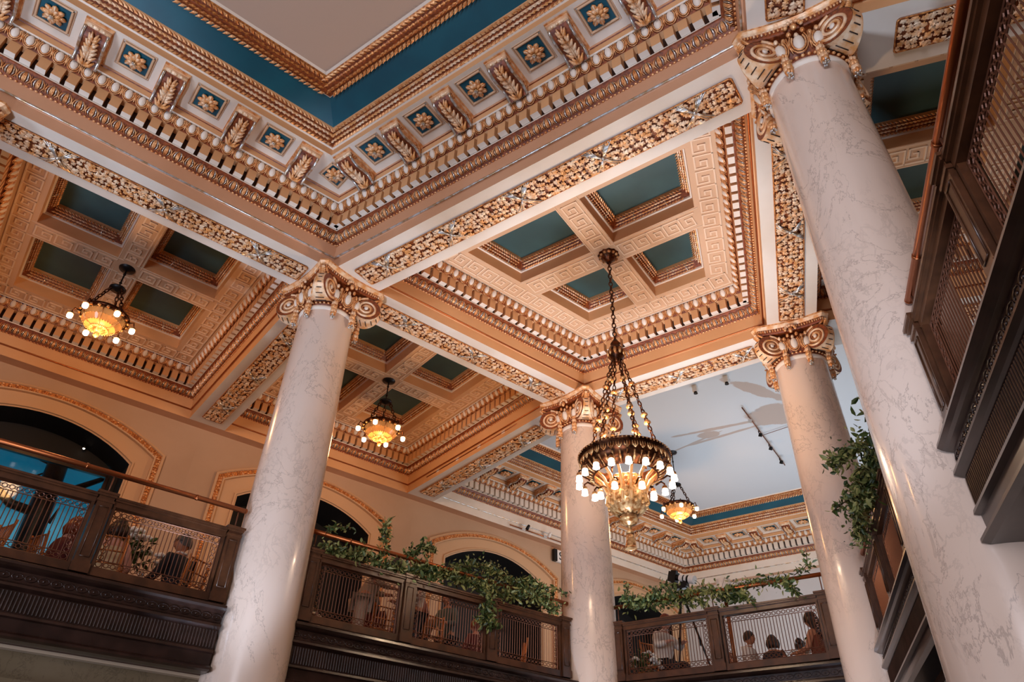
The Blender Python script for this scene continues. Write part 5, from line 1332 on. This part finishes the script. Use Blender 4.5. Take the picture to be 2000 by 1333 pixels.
def hair_mesh(Mh, style, r=0.105):
    mb = MB(); V = []; F = []; nu, nv = 20, 12
    ext = {'short': 0.62, 'bob': 0.80, 'long': 0.86, 'updo': 0.66}[style]
    for j in range(nv+1):
        ph = PI*ext*j/nv
        for i in range(nu):
            t = 2*PI*i/nu; x, y, z = math.sin(ph)*math.cos(t), math.sin(ph)*math.sin(t), math.cos(ph)
            front = max(0, x); k = 1.10 if style != 'short' else 1.07
            if front > 0 and ph > PI*0.36: lim = PI*(0.36+0.34*(1-front)); sc = min(1, lim/ph); ph2 = ph*sc; x, y, z = math.sin(ph2)*math.cos(t), math.sin(ph2)*math.sin(t), math.cos(ph2)
            wob = 1+0.02*math.sin(9*t+3*ph)
            V.append((x*0.99*r*k*wob-0.006, y*0.84*r*(k+.03)*wob, z*1.22*r*k-(0.02 if style in ('bob', 'long') and x < 0.2 and z < 0 else 0)))
    for j in range(nv):
        for i in range(nu): a = j*nu+i; b = j*nu+(i+1) % nu; F.append((a, a+nu, b+nu, b))
    mb.add(xf(np.array(V), Mh), F, 0, True)
    if style == 'long':
        for k in range(9):
            t = PI*(0.55+0.9*k/8); p = [(0.09*math.cos(t), 0.088*math.sin(t), 0.02), (0.12*math.cos(t)-.02, 0.10*math.sin(t), -0.10), (0.11*math.cos(t)-.05, 0.09*math.sin(t), -0.22), (0.08*math.cos(t)-.06, 0.07*math.sin(t), -0.34)]
            tube(mb, xf(np.array(p), Mh), [0.03, 0.036, 0.03, 0.012], 7, 0)
    if style == 'bob':
        for k in range(9):
            t = PI*(0.45+1.1*k/8); p = [(0.09*math.cos(t), 0.09*math.sin(t), 0.03), (0.115*math.cos(t), 0.105*math.sin(t), -0.05), (0.10*math.cos(t), 0.095*math.sin(t), -0.13)]
            tube(mb, xf(np.array(p), Mh), [0.03, 0.034, 0.018], 7, 0)
    if style == 'updo':
        ellipsoid(mb, (-0.095, 0, 0.075), (0.065, 0.07, 0.065), 12, 8, 0, Mh)
        for k in range(6): t = 2*PI*k/6; ellipsoid(mb, (-0.10+.03*math.cos(t), 0.04*math.sin(t), 0.09+.02*math.cos(2*t)), (0.035, 0.03, 0.03), 8, 5, 0, Mh)
    return mb
def person(side, a, y, yaw, label, top, hair, style, skin=None, lean=0.0, standing=False, head_yaw=0.0, head_tilt=0.0, bottoms=None, arm_up=(0, 0), sleeves=True, scale=0.96, glasses=False):
    skin = skin or m_skin
    M0 = spanM(side, a)@Matrix.Translation((0, y, ZF))@Matrix.Rotation(yaw, 4, 'Z')@Matrix.Scale(scale, 4)
    root = empty('person', M=M0); tag(root, label, 'person')
    hip = 0.93 if standing else 0.47
    def T(x, y_, h): return (x+math.sin(lean)*h, y_, hip+math.cos(lean)*h)
    chest, neck, headc = T(0, 0, .40), T(0.0, 0, .56), T(0.035, 0, .715)
    V = [(0, 0, hip), T(-.015, 0, .18), chest, neck, T(0.02, 0, .62)]; E = [(0, 1), (1, 2), (2, 3), (3, 4)]; Rd = [(.15, .125), (.135, .11), (.165, .12), (.062, .062), (.052, .052)]
    arms = {}
    for sy, up in ((1, arm_up[0]), (-1, arm_up[1])):
        sh_, el, wr = T(0, sy*.17, .475), T(0.06+.12*up, sy*.25, .235+.12*up), T(.28, sy*(.19-.05*up), .20+.26*up)
        hd = (wr[0]+.07, wr[1]-sy*.01, wr[2]+.02*up); n = len(V); V += [sh_, el, wr, hd]; Rd += [(.062, .062), (.045, .045), (.03, .03), (.034, .020)]; E += [(2, n), (n, n+1), (n+1, n+2), (n+2, n+3)]; arms[sy] = (sh_, el, wr, hd)
        for f in range(4): 
            n2 = len(V); dz = 0.012*(1.5-f); V += [(hd[0]+.035, hd[1]+dz*1.0, hd[2]-.004), (hd[0]+.065-.006*abs(f-1.2), hd[1]+dz*1.3, hd[2]-.025)]; Rd += [(.009, .009), (.007, .007)]; E += [(n+3, n2), (n2, n2+1)]
        n2 = len(V); V += [(hd[0]-.005, hd[1]-sy*.032, hd[2]+.008), (hd[0]+.03, hd[1]-sy*.042, hd[2]+.004)]; Rd += [(.010, .010), (.008, .008)]; E += [(n+3, n2), (n2, n2+1)]
    legs = {}
    for sy in (1, -1):
        if standing: ps = [(0, sy*.095, hip-.06), (.01, sy*.10, .50), (-.01, sy*.10, .09), (.12, sy*.11, .035)]
        else: ps = [(.05, sy*.10, hip-.01), (.42, sy*.13, .48), (.44, sy*.13, .10), (.57, sy*.14, .035)]
        n = len(V); V += ps; Rd += [(.085, .085), (.058, .058), (.042, .042), (.036, .03)]; E += [(0, n), (n, n+1), (n+1, n+2), (n+2, n+3)]; legs[sy] = ps
    Vb, Fb = skin_bake(V, E, Rd, 'body', 2); mb = MB(); mb.add(Vb, Fb, 0, True)
    Mh = head_mesh(mb, headc, 0.105, head_yaw, lean*0.6+head_tilt)
    mb.build('body', [skin, m_eye, m_lip], root)
    hair_mesh(Mh, style).build('hair', hair, root)
    # upper garment
    V = [(0, 0, hip-.03), T(-.015, 0, .18), chest, T(0.0, 0, .51)]; E = [(0, 1), (1, 2), (2, 3)]; Rd = [(.175, .145), (.152, .128), (.182, .138), (.10, .09)]
    for sy in (1, -1):
        sh_, el, wr, hd = arms[sy]; n = len(V)
        if sleeves: V += [sh_, el, wr]; Rd += [(.082, .082), (.062, .062), (.042, .042)]; E += [(2, n), (n, n+1), (n+1, n+2)]
        else: V += [sh_]; Rd += [(.075, .075)]; E += [(2, n)]
    Vc, Fc = skin_bake(V, E, Rd, 'top', 2); mb = MB(); mb.add(Vc, Fc, 0, True)
    if top is m_suit:       # white collar and lapels
        pass
    mb.build('jacket' if top in (m_suit, m_tansh) else ('shirt' if top is m_shirt else 'top'), top, root)
    V = [(0, 0, hip)]; E = []; Rd = [(.165, .135)]
    for sy in (1, -1):
        ps = legs[sy][:3]; n = len(V); V += ps; Rd += [(.105, .10), (.076, .074), (.062, .062)]; E += [(0, n), (n, n+1), (n+1, n+2)]
    Vc, Fc = skin_bake(V, E, Rd, 'legs', 1); mb = MB(); mb.add(Vc, Fc, 0, True); mb.build('trousers', bottoms or m_trous, root)
    if top is m_suit or top is m_shirt:
        mb = MB(); c = T(0.0, 0, .575); pts = [(c[0]+.062*math.cos(t), .060*math.sin(t), c[2]+0.008*math.cos(t)) for t in np.linspace(0, 2*PI, 13)[:-1]]; tube(mb, pts, .016, 5, 0, closed=True); mb.build('collar', m_shirt, root)
    if glasses:
        mb = MB()
        for sy in (-1, 1):
            pts = [(0.108, sy*.036+.022*math.cos(t), 0.012+.018*math.sin(t)) for t in np.linspace(0, 2*PI, 11)[:-1]]; tube(mb, xf(np.array(pts), Mh), .003, 4, 0, closed=True)
            tube(mb, xf(np.array([(0.108, sy*.058, .014), (0.06, sy*.088, .012), (0.0, sy*.092, .006)]), Mh), .003, 4, 0)
        tube(mb, xf(np.array([(0.11, -.014, .014), (0.11, .014, .014)]), Mh), .003, 4, 0); mb.build('glasses', m_black, root)
    return root
m_chgoldp = mat('gold_chair_paint', '#b06a34', 0.35, 0.5); m_cush = mat('cream_cushion', '#cdb9a0', 0.8)
def chiavari(side, a, y, yaw, label):
    root = empty('banquet_chair', M=spanM(side, a)@Matrix.Translation((0, y, ZF))@Matrix.Rotation(yaw, 4, 'Z')); tag(root, label, 'chair')
    for sx in (-1, 1):
        for sy in (-1, 1):
            mb = MB(); z1 = 0.45 if sx > 0 else 0.92; tube(mb, [(sx*.19, sy*.18, 0), (sx*.18, sy*.175, .45), (sx*.18-(0.05 if z1 > .5 else 0), sy*.17, z1)], [.013, .016, .013], 7, 0)
            for k in range(6 if z1 > .5 else 4): 
                z = .06+.12*k
                if z < z1: lathe(mb, [(.012, z-.012), (.021, z), (.012, z+.012)], 8, 0, np.array(Matrix.Translation((sx*.185, sy*.177, 0))))
            mb.build('leg', m_chgoldp, root)
    mb = MB(); box(mb, -.20, .20, -.20, .20, .43, .455, 0); mb.build('seat', m_chgoldp, root)
    mb = MB(); V, F = [], []; lathe(mb, [(0, .455), (.20, .455), (.215, .475), (.205, .50), (.12, .515), (0, .52)], 20, 0, np.diag([1, 1, 1, 1])); mb.build('cushion', m_cush, root)
    mb = MB()
    for z in (.58, .72, .88): tube(mb, [(-.19-(z-.45)*.1, -.17, z), (-.20-(z-.45)*.1, 0, z), (-.19-(z-.45)*.1, .17, z)], .011, 6, 0)
    for k in range(7): y_ = -.14+.28*k/6; tube(mb, [(-.205, y_, .58), (-.215, y_, .72), (-.235, y_, .88)], .008, 6, 0)
    mb.build('backrest', m_chgoldp, root)
    mb = MB()
    for z in (.18, .28):
        for sy in (-1, 1): tube(mb, [(-.185, sy*.177, z), (.185, sy*.177, z)], .008, 6, 0)
    mb.build('stretcher', m_chgoldp, root); return root
m_linen = mat('table_linen', '#b9aa98', 0.8); m_petal = mat('white_petals', '#e9e2d6', 0.6); m_glass = mat('clear_glass', '#ffffff', 0.05, trans=0.9)
def table(side, a, y, r, label, h=0.74):
    root = empty('banquet_table', M=spanM(side, a)@Matrix.Translation((0, y, ZF))); tag(root, label, 'table')
    mb = MB(); lathe(mb, [(0, h), (r, h), (r+.008, h-.01), (r, h-.025), (0, h-.025)], 32, 0); mb.build('tabletop', m_wood, root)
    mb = MB(); lathe(mb, [(.035, h-.025), (.035, .05), (.25, .0), (0, 0)], 14, 0); mb.build('pedestal', m_wood, root)
    cl = empty('tablecloth', M=spanM(side, a)@Matrix.Translation((0, y, ZF))); 
    mb = MB(); lathe(mb, [(0, h+.006), (r+.012, h+.006), (r+.02, h-.02), (r+.035, h-.35), (r+.05, .04)], 40, 0, mod=lambda t, j: 1+(0.03*math.cos(11*t) if j > 2 else 0)); bpy.data.objects.remove(cl)
    o = mb.build('tablecloth', m_linen); o.matrix_world = spanM(side, a)@Matrix.Translation((0, y, ZF)); tag(o, 'pale cloth on '+label, 'tablecloth'); return h+.008
def bouquet(side, a, y, z, label, s=1.0, seed=1, greens=40, blooms=14):
    rnd = random.Random(seed); root = empty('flower_vase', M=spanM(side, a)@Matrix.Translation((0, y, ZF+z))@Matrix.Scale(s, 4)); tag(root, label, 'flowers')
    mb = MB(); lathe(mb, [(0, 0), (.05, 0), (.055, .02), (.05, .09), (.06, .15), (.055, .15), (.045, .09), (0, .02)], 16, 0); mb.build('vase', m_chgoldp, root)
    st = MB(); lf = MB()
    for k in range(greens):
        t, e = rnd.uniform(0, 2*PI), rnd.uniform(.1, 1.2); L = rnd.uniform(.18, .36); d = Vector((math.sin(e)*math.cos(t), math.sin(e)*math.sin(t), math.cos(e)))
        tip = Vector((0, 0, .12))+d*L; tube(st, [(0, 0, .1), Vector((0, 0, .12))+d*L*.5, tip], .003, 3, 0, cap=False)
        for q in range(5):
            p = Vector((0, 0, .12))+d*L*(.4+.15*q); lf.many(LU[q % 3], [np.array(Matrix.Translation(p)@Euler((rnd.uniform(0, 6), rnd.uniform(-1, 1), rnd.uniform(0, 6))).to_matrix().to_4x4())])
    st.build('stems', m_stem, root); lf.build('leaves', m_leaf, root)['kind'] = 'stuff'
    for k in range(blooms):
        t, e = rnd.uniform(0, 2*PI), rnd.uniform(0, 1.25); L = rnd.uniform(.26, .36); c = Vector((0, 0, .12))+Vector((math.sin(e)*math.cos(t), math.sin(e)*math.sin(t), math.cos(e)))*L
        fl = MB(); R_ = rnd.uniform(.04, .06)
        for q in range(9):
            u = q*2.4; rr = R_*(.25+.5*math.sqrt(q/9)); M = np.array(Matrix.Translation(c+Vector((rr*math.cos(u), rr*math.sin(u), R_*.3-q*.003)))@Euler((rnd.uniform(-.5, .5), rnd.uniform(-.5, .5), u)).to_matrix().to_4x4())
            ellipsoid(fl, (0, 0, 0), (R_*.5, R_*.42, R_*.34), 7, 4, 0, M)
        fl.build('bloom', m_petal, root)
    return root
def goblet(side, a, y, z, label):
    mb = MB(); lathe(mb, [(0, 0), (.035, .0), (.006, .01), (.006, .08), (.03, .11), (.038, .15), (.033, .19), (.030, .19), (.034, .15), (.026, .115), (0, .09)], 14, 0)
    o = mb.build('wine_glass', m_glass); o.matrix_world = spanM(side, a)@Matrix.Translation((0, y, ZF+z)); tag(o, label, 'glass')
sc = 9.7/9.3
def la(a): return a*1.045   # plan position behind the rail for a pixel read at o=9.3
# -- left balcony
person('L', la(2.22), 1.65, R(118), 'seated man in dark suit and glasses behind the left railing panel', m_suit, m_hairg, 'short', glasses=True, head_yaw=R(58), scale=1.0)
chiavari('L', la(2.26), 1.45, R(118), 'gold slatted chair under the man in the dark suit')
person('L', la(1.42), 1.55, R(70), 'seated person with brown bob and cream top seen from behind at left', m_creamd, m_hairb, 'bob', skin=m_skin2, sleeves=False, bottoms=m_creamd)
chiavari('L', la(1.40), 1.35, R(70), 'gold chair under the guest in the cream top')
th_ = table('L', la(1.80), 2.75, .56, 'round table between the suited man and the guest in cream')
bouquet('L', la(1.74), 2.45, th_, 'tall bouquet of white roses on the table left of the suited man', 1.5, 4, 40, 26)
goblet('L', la(1.98), 2.40, th_, 'wine glass by the white rose bouquet')
person('L', la(0.93), 1.85, R(20), 'guest with auburn hair low in front of the blue window', m_maroon, m_hairr, 'bob', skin=m_skin2, lean=0.1)
chiavari('L', la(0.90), 1.83, R(20), 'gold chair under the auburn haired guest')
chiavari('L', la(0.15), 1.55, R(200), 'gold chair at the left picture edge against the blue window')
# -- left centre balcony
person('L', la(4.52), 1.15, R(-20), 'large figure in a tan jacket bending forward behind the first center panel', m_tansh, m_hairb, 'short', lean=0.62, standing=True, head_tilt=0.25, scale=0.93, bottoms=m_tansh)
person('L', la(5.02), 1.75, R(90), 'guest in maroon behind the right part of the first center panel', m_maroon, m_hairb, 'long', skin=m_skin, lean=0.08)
chiavari('L', la(5.0), 1.55, R(90), 'gold chair under the guest in maroon')
chiavari('L', la(4.05), 1.75, R(10), 'gold chair left of the bending figure')
person('L', la(5.42), 1.25, R(185), 'guest in a white shirt at left of the middle center panel', m_shirt, m_hairb, 'short', standing=True, scale=0.9)
person('L', la(5.78), 1.65, R(95), 'seated guest in dark clothes holding white flowers behind the middle panel', m_suit, m_hairr, 'long', skin=m_skin2, arm_up=(.4, .4), bottoms=m_maroon)
chiavari('L', la(5.76), 1.45, R(95), 'gold chair under the guest holding flowers')
bouquet('L', la(5.98), 2.10, .62, 'small bunch of white flowers before the dark clothed guest', .8, 9, 16, 12)
person('L', la(6.45), 1.95, R(200), 'guest in grey teal behind the right half of the middle panel', m_tealc, m_hairb, 'short', standing=True, scale=0.88)
person('L', la(6.62), 1.35, R(100), 'crouched guest with auburn hair beneath the trailing vine', m_maroon, m_hairr, 'updo', skin=m_skin2, scale=0.8)
chiavari('L', la(7.55)-.12, 1.5, R(150), 'gold slatted chair with cream cushion behind the panel by the distant column')
bouquet('L', la(3.55), .75, .10, 'low white flowers behind the foot of the first center panel', .9, 12, 14, 16)
# -- end balcony
person('C', -4.86, 1.05, R(-25), 'man with auburn hair in a white shirt sitting beside the tripod', m_shirt, m_hairr, 'short', lean=0.18, arm_up=(.6, .5), skin=m_skin2)
chiavari('C', -4.95, 1.1, R(-25), 'gold chair under the man in the white shirt')
bouquet('C', -4.98, .50, .15, 'white flowers low at the left end of the end balcony', 1.0, 15, 24, 14)
person('C', -3.86, 2.35, R(-5), 'dark haired guest in a white top right of the brass lamp pole', m_shirt, m_hairb, 'short', skin=m_skin, scale=.9)
chiavari('C', -3.96, 2.35, R(-5), 'gold chair under the guest in the white top')
person('C', -3.50, 2.45, R(80), 'guest with a dark bob low in the middle of the end railing', m_suit, m_hairb, 'bob', skin=m_skin, scale=.84)
person('C', -3.18, 2.95, R(95), 'guest in rust with a dark updo low in the end railing', m_rust, m_hairb, 'updo', skin=m_skin, scale=.84)
person('C', -2.68, 2.0, R(170), 'long dark haired guest in a rust dress at the right of the end railing', m_rust, m_hairb, 'long', skin=m_skin, scale=.96, sleeves=False)
chiavari('C', -2.58, 2.0, R(170), 'gold chair under the guest in the rust dress')
th2 = table('C', -3.1, 3.75, .50, 'round table behind the end railing guests')
bouquet('C', -2.95, 3.5, th2, 'white and green flowers left of the long haired guest', 1.2, 21, 34, 12)
bouquet('C', -3.3, 3.55, th2, 'small white flowers beside the guest in the white top', .8, 22, 24, 10)
# tripod with video camera
def tripod():
    root = empty('camera_tripod', M=spanM('C', -4.40)@Matrix.Translation((0, 1.0, ZF))); tag(root, 'black tripod splayed behind the end railing', 'tripod')
    for k in range(3):
        t = 2*PI*k/3+.4; mb = MB(); tube(mb, [(.04*math.cos(t), .04*math.sin(t), 1.45), (.22*math.cos(t), .22*math.sin(t), .75), (.42*math.cos(t), .42*math.sin(t), 0)], [.02, .017, .012], 8, 0); lathe(mb, [(.0, .80), (.024, .80), (.024, .72), (0, .72)], 8, 0, np.array(Matrix.Translation((.21*math.cos(t), .21*math.sin(t), 0)))); mb.build('leg', m_black, root)
    mb = MB(); tube(mb, [(0, 0, 1.40), (0, 0, 1.62)], .022, 8, 0); lathe(mb, [(0, 1.42), (.05, 1.42), (.055, 1.46), (.05, 1.50), (0, 1.50)], 12, 0); box(mb, -.10, .10, -.05, .05, 1.60, 1.68, 0); box(mb, -.13, -.07, -.06, .06, 1.62, 1.74, 0); box(mb, .07, .13, -.06, .06, 1.62, 1.74, 0); tube(mb, [(-.05, 0, 1.62), (-.30, .1, 1.50), (-.42, .15, 1.45)], .012, 6, 0); mb.build('pan_head', m_black, root)
    cm = empty('video_camera', M=spanM('C', -4.40)@Matrix.Translation((0, 1.0, ZF+1.68))@Matrix.Rotation(R(-8), 4, 'Z')@Matrix.Rotation(R(18), 4, 'Y')); tag(cm, 'video camera with long white telephoto lens on the tripod', 'camera')
    mb = MB(); box(mb, -.22, -.08, -.06, .06, .02, .18, 0); box(mb, -.20, -.10, -.03, .03, .18, .21, 0); mb.build('camera_body', m_black, cm)
    A = np.array(Matrix.Translation((0, 0, .10))@Matrix.Rotation(PI/2, 4, 'Y')); mb = MB()
    for z0, z1, r, m in ((-.08, -.02, .05, 0), (-.02, .05, .058, 1), (.05, .075, .060, 0), (.075, .12, .062, 1), (.12, .16, .064, 0), (.16, .25, .070, 1)):
        lathe(mb, [(r, z0), (r, z1)], 18, m, A); lathe(mb, [(0, z0+.001), (r, z0+.001)], 18, m, A); lathe(mb, [(0, z1-.001), (r, z1-.001)], 18, m, A)
    box(mb, .00, .06, -.02, .02, -.01, .05, 0); mb.build('telephoto_lens', [m_black, m_white], cm)
tripod()
r = empty('floor_lamp', M=spanM('C', -3.60)@Matrix.Translation((0, .75, ZF))); tag(r, 'floor lamp with brass pole and white drum shade on the end balcony', 'lamp')
mb = MB(); lathe(mb, [(0, .03), (.13, .03), (.14, .0), (0, 0)], 20, 0); mb.build('base', m_brass, r)
mb = MB(); tube(mb, [(0, 0, .02), (0, 0, 1.30)], .030, 10, 0); mb.build('pole', m_brass, r)
m_shade = mat('lamp_shade_cloth', '#e6ddd0', 0.8)
mb = MB(); lathe(mb, [(.11, 1.26), (.115, 1.27), (.112, 1.55), (.105, 1.55), (.105, 1.27)], 24, 0); lathe(mb, [(0, 1.27), (.11, 1.27)], 24, 0); mb.build('lamp_shade', m_shade, r)
